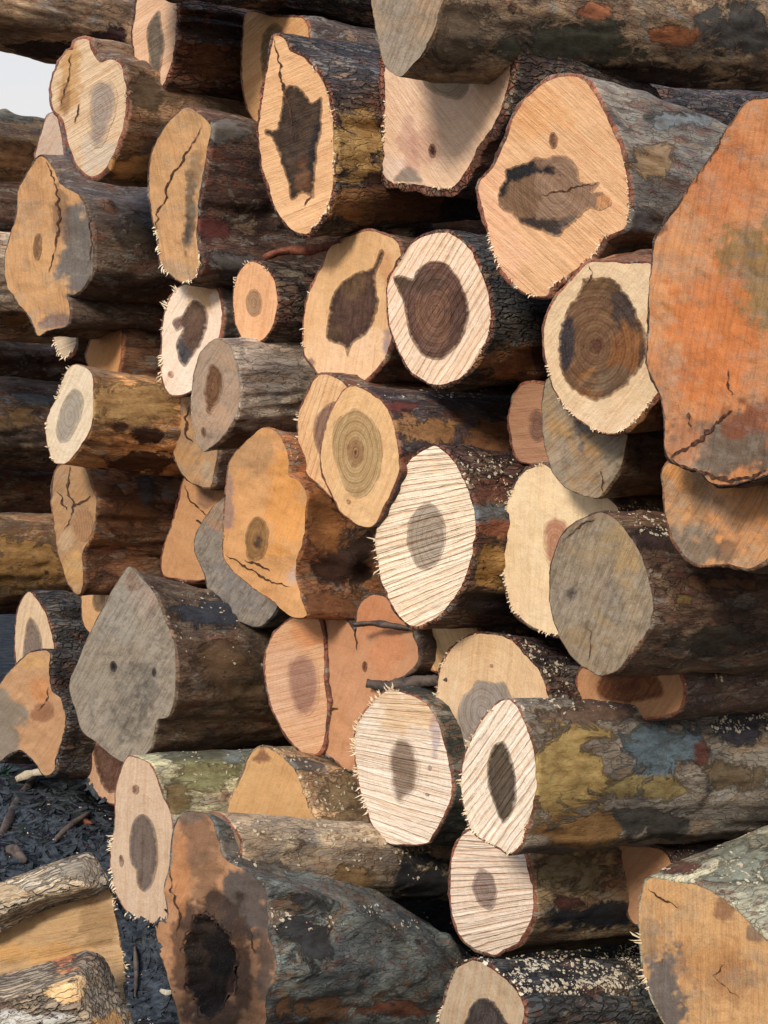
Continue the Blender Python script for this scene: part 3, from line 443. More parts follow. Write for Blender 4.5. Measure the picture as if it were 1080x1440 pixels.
log('striped cut end with frayed left edge, half hidden behind the round tan one', [(448, 528), (430, 560), (420, 590), (422, 628), (429, 661), (450, 683), (470, 700), (495, 690), (512, 640), (510, 580), (490, 545), (468, 530)], (234, 186, 128), p=0.06, heart=[(467, 565), (447, 583), (441, 610), (448, 635), (455, 641), (480, 640), (490, 600), (480, 570)], hc=(150, 118, 98), hrag=.4, ang=72, samp=.75, fringe=(130, 250), flen=9, bark=(80, 54, 44))
log('round tan cut end with a large olive core and small dark pith, centre', [(499, 543), (521, 554), (540, 569), (551, 591), (559, 624), (561, 661), (551, 691), (540, 713), (529, 735), (518, 741), (499, 735), (481, 720), (470, 702), (455, 669), (451, 639), (459, 602), (470, 572), (484, 550)], (230, 182, 120), p=0.14,
    heart=[(499, 574), (521, 587), (536, 613), (538, 643), (533, 669), (518, 694), (499, 700), (484, 683), (470, 646), (467, 624), (471, 594), (488, 580)], hc=(186, 156, 108), hrag=.3, pith=(500, 636), hring=1.1, hblobs=[(500, 636, 12, 18, (140, 96, 60), .7)], knots=[(490, 705, 3, 3, (150, 90, 56)), (500, 636, 4, 6, (104, 62, 44))], ang=68, samp=.35, bark=(56, 50, 56), slope=.0, bt=.006,
    patches=[(600, 605, 70, 26, (172, 124, 72)), (680, 615, 60, 30, (150, 100, 60)), (600, 650, 60, 20, (120, 72, 44)), (560, 572, 40, 8, (110, 54, 44))])
log('bright cut end ruled with strong level saw lines and a pale grey heart, centre', [(614, 628), (633, 643), (647, 665), (659, 691), (666, 716), (669, 742), (662, 785), (651, 819), (633, 848), (610, 870), (584, 881), (570, 874), (555, 856), (544, 833), (533, 804), (529, 767), (533, 730), (544, 700), (562, 665), (592, 635)], (255, 234, 204), p=.12,
    heart=[(599, 706), (618, 715), (627, 737), (625, 770), (614, 793), (596, 802), (581, 789), (573, 763), (577, 730)], hc=(180, 166, 148), hrag=.25, hsoft=2, pith=(612, 757), hring=.9, ang=16, fan=-.9, samp=1., fringe=(170, 225), flen=11, skin=False, bark=(70, 52, 48), red=1., slope=.07, bt=.008,
    patches=[(700, 790, 44, 46, (172, 132, 66)), (700, 745, 40, 18, (142, 84, 58)), (690, 722, 40, 14, (104, 108, 112)), (700, 850, 60, 24, (58, 46, 44)), (690, 695, 40, 14, (120, 76, 56))])
log('big pointed grey cut end with two dark spots, lower left', [(181, 797), (200, 815), (219, 837), (231, 870), (243, 900), (247, 937), (246, 974), (237, 1007), (222, 1011), (217, 1026), (211, 1052), (200, 1063), (178, 1072), (159, 1063), (137, 1044), (115, 1026), (106, 996), (98, 963), (111, 930), (126, 893), (144, 856), (163, 822)], (150, 138, 120), p=.16, relief=.004, samp=.03, gray=.5, ringamp=.05, jit=.7,
    blobs=[(205, 840, 22, 30, (176, 152, 138), .8), (186, 815, 10, 14, (130, 84, 60), .7), (190, 980, 40, 50, (96, 92, 84), .7), (160, 870, 30, 40, (150, 146, 138), .6), (200, 970, 8, 26, (66, 62, 58), .6)], knots=[(159, 937, 5, 8, (52, 46, 44)), (217, 945, 3, 7, (56, 50, 50))], bark=(84, 72, 62), bt=.004, slope=.12, taper=.55, rnd=.95, bend=.10, bamp=.016,
    patches=[(320, 940, 50, 40, (120, 92, 64)), (300, 860, 60, 26, (66, 70, 80)), (350, 975, 30, 30, (128, 104, 74))])
log('sliver of striped cut end with a brown core under the big pointed grey one', [(115, 1026), (112, 1060), (120, 1095), (140, 1120), (160, 1130), (180, 1125), (198, 1090), (200, 1050), (170, 1020), (140, 1015)], (204, 158, 122), p=-.06, heart=[(136, 1045), (170, 1060), (180, 1100), (160, 1114), (148, 1112), (137, 1085), (130, 1055)], hc=(112, 82, 66), hrag=.7, ang=80, samp=.5, bark=(70, 44, 36))
log('half-round pale cut end with grey heart above the lumpy orange and grey one', [(41, 833), (55, 848), (67, 870), (74, 896), (77, 920), (72, 945), (50, 965), (26, 950), (22, 920), (22, 880), (28, 850)], (214, 184, 146), p=-.1, heart=[(43, 868), (52, 878), (59, 900), (62, 930), (45, 948), (33, 925), (34, 896), (37, 878)], hc=(134, 118, 104), hrag=.3, ang=80, samp=.4, skin=False, bark=(58, 60, 62), slope=.05)
log('lumpy orange and grey cut end low at the left edge', [(44, 918), (70, 918), (71, 960), (76, 974), (89, 985), (93, 1015), (87, 1041), (80, 1063), (76, 1085), (62, 1090), (52, 1075), (30, 1055), (14, 1060), (0, 1070), (-20, 1060), (-25, 1000), (0, 965), (20, 938)], (192, 142, 94), p=.08, relief=.008, samp=.05, blobs=[(5, 1010, 24, 60, (130, 122, 108), .9), (58, 965, 14, 26, (204, 136, 78), .7), (60, 1000, 14, 14, (120, 70, 44), .6), (40, 930, 30, 12, (196, 152, 90), .6)], cracks=[([(70, 965), (66, 985), (52, 1000)], 3)], skin=False, bark=(52, 50, 52), slope=.03)
log('small orange cut end with grey heart behind the pointed grey one', [(165, 820), (135, 826), (117, 835), (115, 850), (118, 875), (128, 891), (145, 888), (165, 870), (180, 850), (185, 830)], (210, 158, 100), p=-.2, heart=ell(139, 842, 9, 19, 10, .05), hc=(136, 112, 82), hrag=.3, ang=80, samp=.2, bark=(58, 48, 44))
log('brown cut end cracked in a star with a knob of wood on it, left', [(82, 655), (100, 650), (120, 660), (130, 690), (135, 715), (125, 755), (115, 780), (117, 820), (110, 835), (97, 822), (90, 800), (82, 775), (77, 740), (73, 700), (75, 670)], (180, 134, 82), p=.02, relief=.008, samp=.06, gray=.25, cracks=[([(98, 655), (96, 690), (104, 712), (92, 745)], 5), ([(104, 712), (128, 698)], 5), ([(80, 690), (92, 718)], 4)],
    knots=[(116, 738, 13, 24, (170, 130, 92))], blobs=[(105, 800, 14, 26, (200, 156, 92), .7), (95, 760, 10, 14, (210, 180, 140), .5)], bark=(96, 66, 42), slope=.04, patches=[(190, 720, 60, 40, (116, 76, 42)), (205, 700, 16, 50, (96, 84, 78))])
log('pale cream cut end with grey heart on a peeled yellow log, left', [(107, 512), (122, 519), (130, 531), (131, 557), (130, 591), (122, 613), (107, 635), (93, 650), (78, 651), (69, 635), (64, 609), (67, 587), (80, 557), (89, 531), (98, 517)], (228, 208, 176), p=.22, heart=[(104, 546), (115, 554), (117, 572), (109, 598), (96, 620), (85, 622), (79, 609), (83, 580), (93, 557)], hc=(168, 158, 142), hrag=.3, hsoft=2, ang=65, samp=.3, bark=(140, 104, 62), skin=True, bt=.003, slope=.14, taper=1.02, red=.2, fringe=(90, 250), flen=4,
    patches=[(190, 570, 90, 36, (188, 146, 84)), (200, 650, 60, 18, (96, 60, 36)), (205, 612, 24, 14, (78, 48, 34)), (170, 600, 14, 10, (92, 58, 38))])
log('cropped orange cut end under the split orange log, above the pale cream one', [(135, 440), (168, 440), (170, 500), (164, 530), (150, 540), (130, 530), (122, 500), (128, 475)], (206, 144, 76), p=-.2, ang=70, samp=.3, bark=(84, 60, 44), slope=.1)
log('tiny pale corner of a cut end under the split orange log', [(76, 462), (90, 440), (108, 445), (106, 485), (98, 500), (90, 502), (80, 490)], (206, 184, 152), p=-.3, ang=20, samp=.6, fringe=(170, 300), flen=6, bark=(76, 56, 44))
log('dark log with tan patches at the left edge, level with the pale cream end', ell(-110, 590, 32, 66), (180, 130, 90), p=-.2, bark=(64, 54, 48), slope=.05, patches=[(20, 590, 50, 16, (130, 100, 62)), (60, 560, 60, 10, (96, 100, 104))])
log('plain brown log at the left edge, between the dark one and the yellow one', ell(-130, 690, 28, 50), (180, 130, 90), p=-.3, bark=(84, 60, 44), slope=.02)
log('yellow-brown peeled log pocked with dark knots at the left edge', ell(-95, 795, 36, 74), (190, 140, 95), p=-.05, bark=(100, 78, 50), skin=True, slope=.0, patches=[(30, 790, 80, 44, (172, 126, 58)), (48, 790, 5, 36, (80, 70, 72)), (66, 805, 6, 8, (70, 40, 28)), (20, 850, 60, 14, (110, 70, 44))])
log('dark brown log at the left edge under the grey-tan one', ell(-120, 510, 28, 52), (180, 130, 90), p=-.3, bark=(62, 46, 38), slope=.02)
log('tall pale cut end with a long grey heart and frayed left edge, lower left', [(181, 1064), (207, 1073), (217, 1088), (226, 1114), (237, 1136), (243, 1162), (242, 1195), (242, 1240), (240, 1285), (222, 1298), (196, 1292), (178, 1281), (163, 1255), (155, 1221), (157, 1188), (163, 1151), (163, 1114), (170, 1084)], (208, 178, 148), p=0.3,
    heart=[(200, 1144), (215, 1155), (222, 1181), (222, 1214), (215, 1244), (202, 1254), (193, 1244), (191, 1225), (183, 1210), (181, 1181), (187, 1155)], hc=(122, 108, 98), hrag=.3, hsoft=2, hring=.5, knots=[(192, 1110, 5, 7, (140, 104, 80)), (171, 1210, 3, 9, (112, 84, 66))], ang=88, samp=.3, fringe=(170, 290), flen=9, bark=(128, 128, 104), slope=-.20, rnd=1., bt=.005, skin=True, taper=.72, bend=.02,
    patches=[(290, 1090, 50, 30, (150, 146, 96)), (280, 1060, 70, 10, (112, 110, 88)), (330, 1060, 30, 14, (150, 156, 148)), (250, 1120, 20, 24, (120, 100, 60))])
log('orange rounded cut end on a tan log, low left of centre', [(368, 1051), (388, 1058), (410, 1077), (420, 1095), (429, 1121), (438, 1144), (443, 1162), (440, 1185), (407, 1195), (370, 1200), (335, 1190), (318, 1155), (325, 1125), (340, 1090), (352, 1062)], (208, 156, 90), p=.16, relief=.004, samp=.06, ang=70, ringamp=.05, blobs=[(366, 1062, 12, 12, (120, 76, 54), .8), (350, 1170, 30, 16, (186, 150, 106), .6)], bark=(122, 104, 78), bt=.008, slope=.14, taper=.8,
    patches=[(480, 1120, 40, 34, (160, 132, 90)), (480, 1170, 60, 12, (84, 58, 46)), (420, 1075, 40, 10, (110, 104, 94))])
log('large cut end with a black rotten hollow on a forked trunk, bottom left of centre', [(259, 1144), (274, 1142), (293, 1147), (304, 1173), (311, 1199), (326, 1214), (348, 1225), (370, 1247), (374, 1277), (378, 1314), (387, 1344), (385, 1373), (375, 1403), (370, 1440), (340, 1475), (290, 1480), (256, 1445), (244, 1396), (233, 1359), (222, 1329), (222, 1299), (237, 1292), (233, 1247), (239, 1218), (241, 1181), (248, 1155)], (186, 132, 86), p=0.62, relief=.007, samp=.06, ang=75,
    heart=[(278, 1284), (300, 1290), (315, 1299), (330, 1329), (333, 1381), (318, 1410), (296, 1433), (274, 1418), (259, 1381), (259, 1336), (267, 1307)], hc=(52, 40, 34), hdeep=.03, hrag=4.0, hring=0, hblobs=[(320, 1390, 14, 30, (90, 62, 44), .8), (296, 1340, 18, 40, (22, 18, 18), .9)],
    blobs=[(345, 1270, 34, 46, (96, 86, 80), 1), (280, 1180, 26, 40, (120, 90, 70), .7), (290, 1240, 20, 50, (120, 92, 70), .6), (300, 1290, 44, 30, (62, 48, 42), .9), (262, 1350, 16, 70, (84, 60, 46), .8), (338, 1350, 16, 60, (80, 60, 48), .8), (300, 1430, 34, 22, (66, 50, 44), .8), (255, 1230, 14, 50, (196, 132, 78), .6), (372, 1340, 12, 60, (90, 80, 74), .8), (268, 1150, 18, 8, (110, 100, 92), .7)], cracks=[([(238, 1220), (247, 1262), (254, 1290), (252, 1320)], 4), ([(355, 1310), (357, 1340)], 3)],
    bark=(80, 88, 90), slope=.02, bt=.005, bamp=.014, patches=[(360, 1195, 90, 50, (124, 114, 100)), (450, 1420, 60, 24, (120, 86, 54)), (430, 1320, 40, 60, (66, 66, 66)), (560, 1420, 80, 12, (118, 72, 48))], taper=.6, rnd=1., bend=-.3)
log('smooth grey log dusted with chips above the trunk with the rotten hollow', ell(300, 1206, 38, 62, 14, .05), (150, 120, 92), p=0.56, bark=(128, 118, 102), skin=True, bt=.004, slope=.035, taper=.86, rnd=.4, patches=[(500, 1240, 40, 26, (150, 118, 74)), (420, 1275, 60, 12, (140, 96, 54)), (380, 1225, 50, 16, (110, 108, 104)), (600, 1235, 60, 40, (56, 56, 58))], red=.1)
log('white cut end with frayed left edge and soft grey heart, lower centre', [(547, 970), (577, 978), (599, 989), (614, 1015), (625, 1050), (632, 1077), (636, 1107), (632, 1129), (621, 1151), (607, 1177), (596, 1186), (562, 1187), (540, 1183), (525, 1162), (514, 1133), (503, 1096), (499, 1059), (499, 1040), (503, 1020), (514, 1000), (529, 983)], (240, 224, 204), p=.05,
    heart=[(547, 1059), (562, 1038), (581, 1045), (592, 1077), (586, 1107), (570, 1125), (562, 1131), (551, 1114), (547, 1088)], hc=(146, 128, 112), hsoft=7, hrag=.3, hring=.5, ang=-12, fan=.8, samp=.75, fringe=(90, 235), flen=9, knots=[(605, 1079, 2.5, 4, (96, 74, 110)), (601, 1117, 3, 2.5, (96, 74, 110))], blobs=[(570, 1000, 50, 26, (230, 196, 152), .8), (612, 1030, 5, 30, (150, 130, 150), .5)], bark=(54, 62, 60), bt=.006, slope=.03)
log('tan cut end with blue-grey heart behind the one with the slanted core', [(666, 893), (696, 893), (717, 900), (739, 922), (758, 944), (769, 972), (778, 1030), (760, 1090), (710, 1125), (660, 1115), (636, 1093), (625, 1070), (618, 1044), (614, 1004), (616, 967), (621, 937), (640, 907)], (226, 188, 140), p=-.02,
    heart=[(673, 956), (696, 960), (710, 959), (718, 978), (718, 1010), (700, 1040), (670, 1065), (655, 1052), (645, 1030), (643, 1010), (650, 982), (662, 968)], hc=(158, 148, 138), hrag=.6, ang=84, samp=.25, knots=[(692, 936, 2, 2, (110, 70, 60))], fringe=(100, 230), flen=8, skin=False, bark=(58, 50, 52), slope=.0, bt=.008, blobs=[(632, 1000, 22, 60, (222, 194, 158), .6)])
log('white striped cut end with slanted dark core on the yellow and blue log', [(717, 985), (728, 996), (741, 1026), (750, 1056), (754, 1085), (754, 1107), (750, 1136), (739, 1166), (732, 1188), (717, 1200), (696, 1188), (673, 1177), (660, 1162), (653, 1136), (649, 1107), (651, 1070), (662, 1044), (677, 1015), (696, 993), (706, 986)], (250, 234, 212), p=.30,
    heart=[(707, 1042), (718, 1059), (725, 1088), (727, 1121), (718, 1147), (707, 1157), (696, 1136), (686, 1107), (684, 1077), (692, 1051)], hc=(106, 94, 78), hrag=.4, hsoft=1, hring=.3, ang=54, samp=.95, fringe=(95, 300), flen=5, bark=(92, 88, 82), skin=True, bt=.005, slope=-.02, taper=1.06, rnd=.5, red=.2, bamp=.012,
    patches=[(800, 1085, 74, 84, (172, 142, 76)), (825, 1165, 80, 28, (160, 118, 62)), (900, 1110, 70, 20, (150, 130, 76)), (930, 1048, 66, 42, (96, 112, 120)), (900, 985, 130, 12, (112, 88, 76)), (820, 1005, 70, 16, (124, 98, 78)), (985, 1060, 12, 24, (104, 60, 48)), (905, 1155, 60, 32, (84, 80, 72)), (1030, 1090, 60, 22, (112, 94, 66)), (1040, 1020, 44, 30, (64, 60, 66))])
log('white cut end with small grey heart right below the yellow and blue log', [(662, 1166), (647, 1181), (636, 1207), (633, 1244), (636, 1281), (647, 1314), (666, 1333), (696, 1342), (706, 1336), (728, 1325), (747, 1292), (749, 1255), (741, 1218), (736, 1199), (715, 1175), (688, 1160)], (238, 216, 194), p=.05,
    heart=[(677, 1221), (692, 1229), (699, 1251), (697, 1273), (688, 1280), (673, 1270), (664, 1251), (667, 1232)], hc=(158, 140, 130), hrag=.25, hsoft=2, ang=5, fan=-1.2, samp=.95, bark=(112, 98, 74), skin=True, bt=.009, slope=-.05, patches=[(810, 1225, 60, 30, (150, 132, 96)), (840, 1290, 80, 22, (50, 52, 56)), (800, 1270, 30, 10, (100, 56, 46))], taper=.93)
log('half-hidden orange-brown cut end between the yellow and blue log and the corner log', [(854, 1190), (902, 1190), (935, 1200), (950, 1240), (930, 1285), (893, 1300), (876, 1262), (862, 1230)], (196, 142, 98), p=-0.3, samp=.1, ang=50, bark=(60, 50, 46), L=1.2)
log('big orange-tan cut end of the chip-strewn log in the bottom right corner', [(913, 1236), (961, 1242), (987, 1247), (1013, 1262), (1036, 1281), (1058, 1303), (1080, 1325), (1110, 1370), (1120, 1430), (1090, 1480), (1020, 1500), (960, 1480), (935, 1440), (924, 1418), (910, 1384), (902, 1347), (901, 1299), (902, 1262)], (212, 162, 100), p=.05, relief=.004, samp=.2, ang=90, gray=.2,
    blobs=[(930, 1400, 36, 60, (112, 102, 96), 1), (915, 1330, 12, 40, (150, 126, 100), .6), (1000, 1350, 50, 34, (190, 136, 76), .6), (1020, 1275, 22, 20, (120, 84, 62), .7), (1065, 1310, 20, 10, (104, 92, 86), .7), (1030, 1380, 30, 30, (160, 116, 74), .5)], cracks=[([(912, 1250), (930, 1262), (955, 1276)], 5), ([(1005, 1372), (1025, 1392), (1040, 1404)], 2), ([(1003, 1372), (1020, 1355)], 2)], fringe=(150, 215), flen=13, bark=(132, 134, 118), skin=True, bt=.006, slope=-.62, dy=-6, taper=.98, L=1.8, patches=[(1040, 1210, 60, 40, (150, 152, 132)), (960, 1220, 40, 10, (120, 80, 62))])
log('low cut end with pale torn rim and dark centre at the bottom edge', [(618, 1433), (625, 1410), (633, 1381), (647, 1359), (670, 1351), (696, 1366), (718, 1384), (733, 1407), (736, 1430), (720, 1470), (680, 1490), (630, 1480)], (188, 164, 132), p=0.4, relief=.004, heart=[(655, 1440), (665, 1410), (680, 1402), (700, 1412), (712, 1432), (720, 1450), (690, 1475), (655, 1465)], hc=(84, 78, 76), hrag=1.5, ang=80, samp=.4, skin=False, bark=(50, 54, 58), slope=-.02, taper=1.0, fringe=(170, 300), flen=4)
log('cream sliver of a cut end at the bottom edge by the corner log', [(912, 1408), (930, 1420), (940, 1445), (935, 1475), (905, 1478), (900, 1440)], (206, 186, 160), p=-.1, ang=30, samp=.5, bark=(60, 54, 50), L=1.)
log('orange striped cut end with soft purplish heart, left of the tall orange clover-shaped one', [(429, 867), (447, 870), (453, 893), (455, 922), (455, 952), (460, 989), (458, 1020), (450, 1056), (429, 1059), (410, 1044), (392, 1015), (381, 989), (374, 952), (375, 915), (388, 889), (407, 872)], (222, 168, 122), p=-0.03, heart=[(405, 930), (425, 918), (440, 925), (449, 950), (449, 985), (437, 1005), (420, 1005), (408, 985), (402, 955)], hc=(168, 128, 108), hsoft=8, hrag=.5, hring=.4, ang=14, samp=.5, bark=(74, 50, 42),
    blobs=[(400, 960, 26, 60, (216, 176, 146), .6), (430, 885, 30, 20, (218, 150, 96), .7)])
log('tall orange clover-shaped cut end of a multi-stemmed log, lower centre', [(453, 880), (466, 867), (484, 869), (500, 890), (503, 859), (510, 844), (525, 837), (544, 841), (555, 863), (580, 885), (588, 926), (570, 948), (545, 960), (532, 985), (524, 1020), (515, 1050), (505, 1081), (484, 1081), (470, 1067), (451, 1052), (448, 1022), (455, 1000), (448, 952)], (202, 140, 94), p=-0.04, relief=.005, samp=.12, ang=70, ringamp=.05,
    knots=[(513, 937, 4, 8, (120, 70, 46))], cracks=[([(500, 882), (502, 900), (503, 915)], 3), ([(455, 1000), (470, 998), (478, 997)], 5)], blobs=[(530, 860, 30, 26, (196, 124, 78), .6), (470, 1020, 20, 40, (196, 142, 96), .6), (540, 920, 30, 30, (204, 132, 86), .6)], bark=(60, 50, 48))
log('tan striped sliver of a cut end right below the bright level-ruled one', [(575, 870), (580, 905), (588, 925), (605, 940), (625, 944), (652, 930), (672, 895), (665, 865), (620, 855), (590, 858)], (222, 180, 122), p=-0.1, ang=-70, samp=.6, bark=(56, 46, 44))
# ================================================================ near timber at the bottom left
r_, f_ = log('half-round log with its flat tan side showing, bottom left', [(-120, 1335), (-40, 1316), (0, 1306), (60, 1282), (148, 1250), (160, 1275), (168, 1320), (174, 1355), (177, 1400), (165, 1470), (100, 1500), (-120, 1500)], (196, 158, 108), z=3.45, yaw=12, dy=-45, relief=.005, samp=.14, ang=12, ringamp=0, L=.28, taper=.9, rnd=0, slope=.1, fringe=(300, 50), flen=9, bt=.003,
    blobs=[(60, 1340, 90, 14, (214, 160, 88), .6), (140, 1300, 26, 30, (150, 118, 80), .6), (120, 1380, 60, 26, (150, 118, 84), .6)], bark=(90, 74, 56), group='near logs at the bottom left', ncut='split_side')
def slab(nm, pts, z, thick, c, patches=(), parent=None, label=None, mat=None, yaw=8, seed=91):
    """a thick curved plate of bark: outline plus a bulging front and a back"""
    P = spline(pts, 5); C = CAMP+ray(*P.mean(0))*z; yw = R(yaw); n = np.array([-math.sin(yw), -math.cos(yw), 0.])
    jn = n2(P[:, 0], P[:, 1], 8, seed, 3); P = P+np.stack([jn, -jn], -1)*4
    v, f = fill(P, 6, .5, seed); d, _ = edge_dist(v, P); y0, y1 = P[:, 1].min(), P[:, 1].max()
    a = v[:, 0]*.0; u = v-P.mean(0); dirv = np.array([1, -.33]); dirv /= np.linalg.norm(dirv); al = u@dirv; ac = u@np.array([-dirv[1], dirv[0]])
    h = ss(d, 0, 26)*thick+n2(al*.12, ac, 7, seed, 4)*.016+n2(al, ac, 20, seed+1, 3)*.01
    fr = hit(v[:, 0], v[:, 1], C, n)+n*h[:, None]; q = fr-C
    lp = np.stack([al/700, ac/700, h*2], -1)+seed
    col = np.tile(lin(c), (len(v), 1)); pw = np.zeros(len(v)); pc = col.copy()
    for (bx, by, rx, ry, cc) in patches:
        w = np.clip(1.25-np.hypot((v[:, 0]-bx)/rx, (v[:, 1]-by)/ry), 0, 1); k = w > pw; pw[k] = w[k]; pc[k] = lin(cc)
    m = len(P); bk = hit(P[:, 0], P[:, 1], C-n*.08, n); nf = len(fr)
    e_, i_ = edge_dist(v[:m], P)
    V = np.concatenate([fr, bk]); fl = [tuple(t) for t in f]+[(i, (i+1) % m, nf+(i+1) % m, nf+i) for i in range(m)]+[tuple(nf+np.arange(m)[::-1])]
    ex = lambda A_: np.concatenate([A_, A_[:m]])
    org = np.array(parent.location) if parent else np.array([V[:, 0].mean(), V[:, 1].mean(), V[:, 2].min()])
    o = mesh_obj(nm, V, fl, mat or BARK, parent, dict(lp=ex(lp), col=ex(col), pcol=ex(pc), pw=ex(pw), red=np.zeros(len(V))+.25), origin=org)
    return o
slab('bark_slab', [(-60, 1268), (0, 1241), (60, 1218), (118, 1199), (135, 1208), (153, 1240), (140, 1258), (105, 1268), (70, 1277), (0, 1311), (-60, 1335)], 3.40, .05, (206, 190, 162), [(120, 1225, 30, 16, (150, 136, 116)), (20, 1250, 60, 9, (196, 170, 130))], parent=r_)
o = slab('split_log', [(-80, 1385), (0, 1371), (50, 1358), (90, 1345), (128, 1336), (150, 1352), (165, 1385), (178, 1415), (190, 1450), (180, 1500), (-80, 1510)], 3.18, .10, (176, 160, 136), [(118, 1372, 34, 18, (232, 190, 128)), (95, 1350, 30, 8, (186, 110, 60)), (60, 1410, 70, 12, (200, 196, 186)), (160, 1430, 26, 20, (206, 150, 80)), (10, 1395, 40, 10, (120, 96, 80))], seed=97)
tag(o, 'sunlit rough-barked log with torn pale splinters at the very bottom left', 'log', 'near logs at the bottom left')
# ================================================================ ground
GX = np.concatenate([np.linspace(-400, -6, 18), np.linspace(-5, 4, 300), np.linspace(5, 400, 18)]); GY = np.concatenate([[-60, -20, 0, 1], np.linspace(2, 9, 240), np.linspace(9.5, 14, 20), [20, 40, 80, 160, 400]])
XX, YY = np.meshgrid(GX, GY, indexing='ij'); near = ss(YY, 1.5, 2.5)*(1-ss(YY, 8, 9.4))*ss(XX, -5, -4)*(1-ss(XX, 3, 4))
HH = -.27+.42*ss(YY+XX*-.3, 4.6, 6.9)+(fbm(np.stack([XX*2.2, YY*2.2, XX*0], -1), 3, 4)*.16+fbm(np.stack([XX*11, YY*11, XX*0], -1), 8, 4)*.05)*near
V = np.stack([XX, YY, HH-.02], -1).reshape(-1, 3); a, b = XX.shape; i, j = np.meshgrid(np.arange(a-1), np.arange(b-1), indexing='ij')
Q = np.stack([i*b+j, (i+1)*b+j, (i+1)*b+j+1, i*b+j+1], -1).reshape(-1, 4)
GM, nt = newmat('forest_floor'); g = G(nt); tc = g.n('ShaderNodeTexCoord').outputs['Object']
n1 = g.noise(g.vm(tc, (9, 9, 9)), 1, 6, .65); n2_ = g.noise(g.vm(tc, (60, 60, 60)), 1, 5, .7); vo = g.n('ShaderNodeTexVoronoi', i_Vector=g.vm(tc, (38, 55, 38)), i_Scale=1., i_Randomness=1.)
c = g.mix(g.ramp(n1, .35, .65), (.020, .023, .028), (.060, .062, .066)); c = g.mix(.5, c, g.mix(1, c, vo.outputs[1], 'MULTIPLY')); c = g.mix(g.ramp(n2_, .62, .7, 0, .6), c, (.20, .17, .13))
g.out(c, .85, g.m('ADD', n2_, g.m('MULTIPLY', vo.outputs[0], .6)), .02, 1., .03)
ground = mesh_obj('ground', V, Q, GM); tag(ground, kind='structure')
# ================================================================ loose stuff that fell on logs and ground
allV = []; allF = []; k = 0
for v_, q_ in BVH: allV.append(v_); allF.append(q_+k); k += len(v_)
allV.append(V); allF.append(Q+k)
tree = BVHTree.FromPolygons([tuple(v) for v in np.concatenate(allV)], [tuple(int(i) for i in f) for f in np.concatenate(allF)])
def cast(px, py):
    d = Vector(ray(px, py)).normalized(); h_, n_, i_, t_ = tree.ray_cast(Vector(CAMP), d)
    if h_ is None: return None, None
    if n_.dot(d) > 0: n_ = -n_
    return np.array(h_), np.array(n_)
def flake(pos, nrm, ln, wd, th, r, curl=.15, lift=.0):
    """one curled wood flake: a bent closed strip"""
    up = nrm/np.linalg.norm(nrm); a = r.normal(size=3); a -= up*(a@up); a /= np.linalg.norm(a); up = up+a*r.normal()*.22; up /= np.linalg.norm(up); b = np.cross(up, a); K = 3; vs = []
    ww = wd*(.6+.4*r.rand(K+1)); ww[0] *= r.uniform(.1, .9); ww[-1] *= r.uniform(.1, .7); kk = curl*r.uniform(-.3, 1)
    for s_ in range(K+1):
        t = s_/K-.5; c_ = pos+up*(lift+th*.6+ln*kk*(4*t*t*.5))+a*ln*t
        w = b*ww[s_]*.5
        vs += [c_-w+up*th*.5, c_+w+up*th*.5, c_+w-up*th*.5, c_-w-up*th*.5]
    fs = [(0, 1, 2, 3), (4*K+3, 4*K+2, 4*K+1, 4*K)]
    for s_ in range(K):
        o_ = 4*s_
        for e in range(4): fs.append((o_+e, o_+4+e, o_+4+(e+1) % 4, o_+(e+1) % 4))
    return vs, fs
CHIP = plain('fresh_chip', (196, 178, 148), (232, 218, 192), 70); CHIPD = plain('old_debris', (32, 37, 43), (74, 80, 86), 40); STRIP = plain('bark_strip_brown', (58, 52, 50), (104, 90, 80), 22)
def scatter(name, boxes, mat, lmin, lmax, asp, minz=.25, seed=5, label=None, curl=.15):
    r = np.random.RandomState(seed); VS = []; FS = []
    for (x0, y0, x1, y1, cnt, lean) in boxes:
        for _ in range(int(cnt*(1.9 if mat is CHIP else 1))):
            u = r.rand(); x = x0+(x1-x0)*u; y = y0+(y1-y0)*r.rand()+lean*u
            if mat is CHIP and vnoise(np.array([[x/26, y/14, seed]]), seed)[0]+(r.rand()-.5)*.5 < .47: continue
            h_, n_ = cast(x, y)
            if h_ is None or n_[2] < minz or h_[1] > 9: continue
            l = lmin+(lmax-lmin)*r.rand()**3.0; v, f = flake(h_, n_, l, l*asp*(.5+r.rand()), .0012+l*.04, r, curl); o_ = len(VS); VS += v; FS += [tuple(i+o_ for i in q) for q in f]
    o = mesh_obj(name, VS, FS, mat, smooth=False); tag(o, label, 'wood chips' if 'chip' in name else 'debris', kind='stuff'); return o
scatter('wood_chips', [(320, 1150, 640, 1215, 340, 20), (380, 1270, 650, 1310, 420, 0), (480, 1170, 640, 1230, 260, 0), (560, 1215, 640, 1260, 120, 10), (640, 1325, 900, 1400, 1500, 0), (700, 885, 800, 930, 260, 40), (720, 960, 1080, 1010, 260, -30), (1000, 970, 1080, 1030, 260, 0), (920, 1130, 1080, 1260, 420, -20), (840, 700, 940, 745, 90, 10), (640, 630, 740, 700, 160, 20),
    (400, 605, 450, 700, 120, 10), (460, 540, 720, 560, 100, 0), (250, 1035, 420, 1100, 120, 0), (390, 1050, 520, 1120, 150, 40), (300, 470, 440, 510, 60, 0), (200, 800, 380, 900, 110, 60), (0, 1090, 240, 1440, 420, 0), (180, 1290, 260, 1440, 120, 0), (230, 880, 250, 1000, 60, 0)], CHIP, .0012, .013, .7, label='pale saw chips scattered over the log tops and the ground')
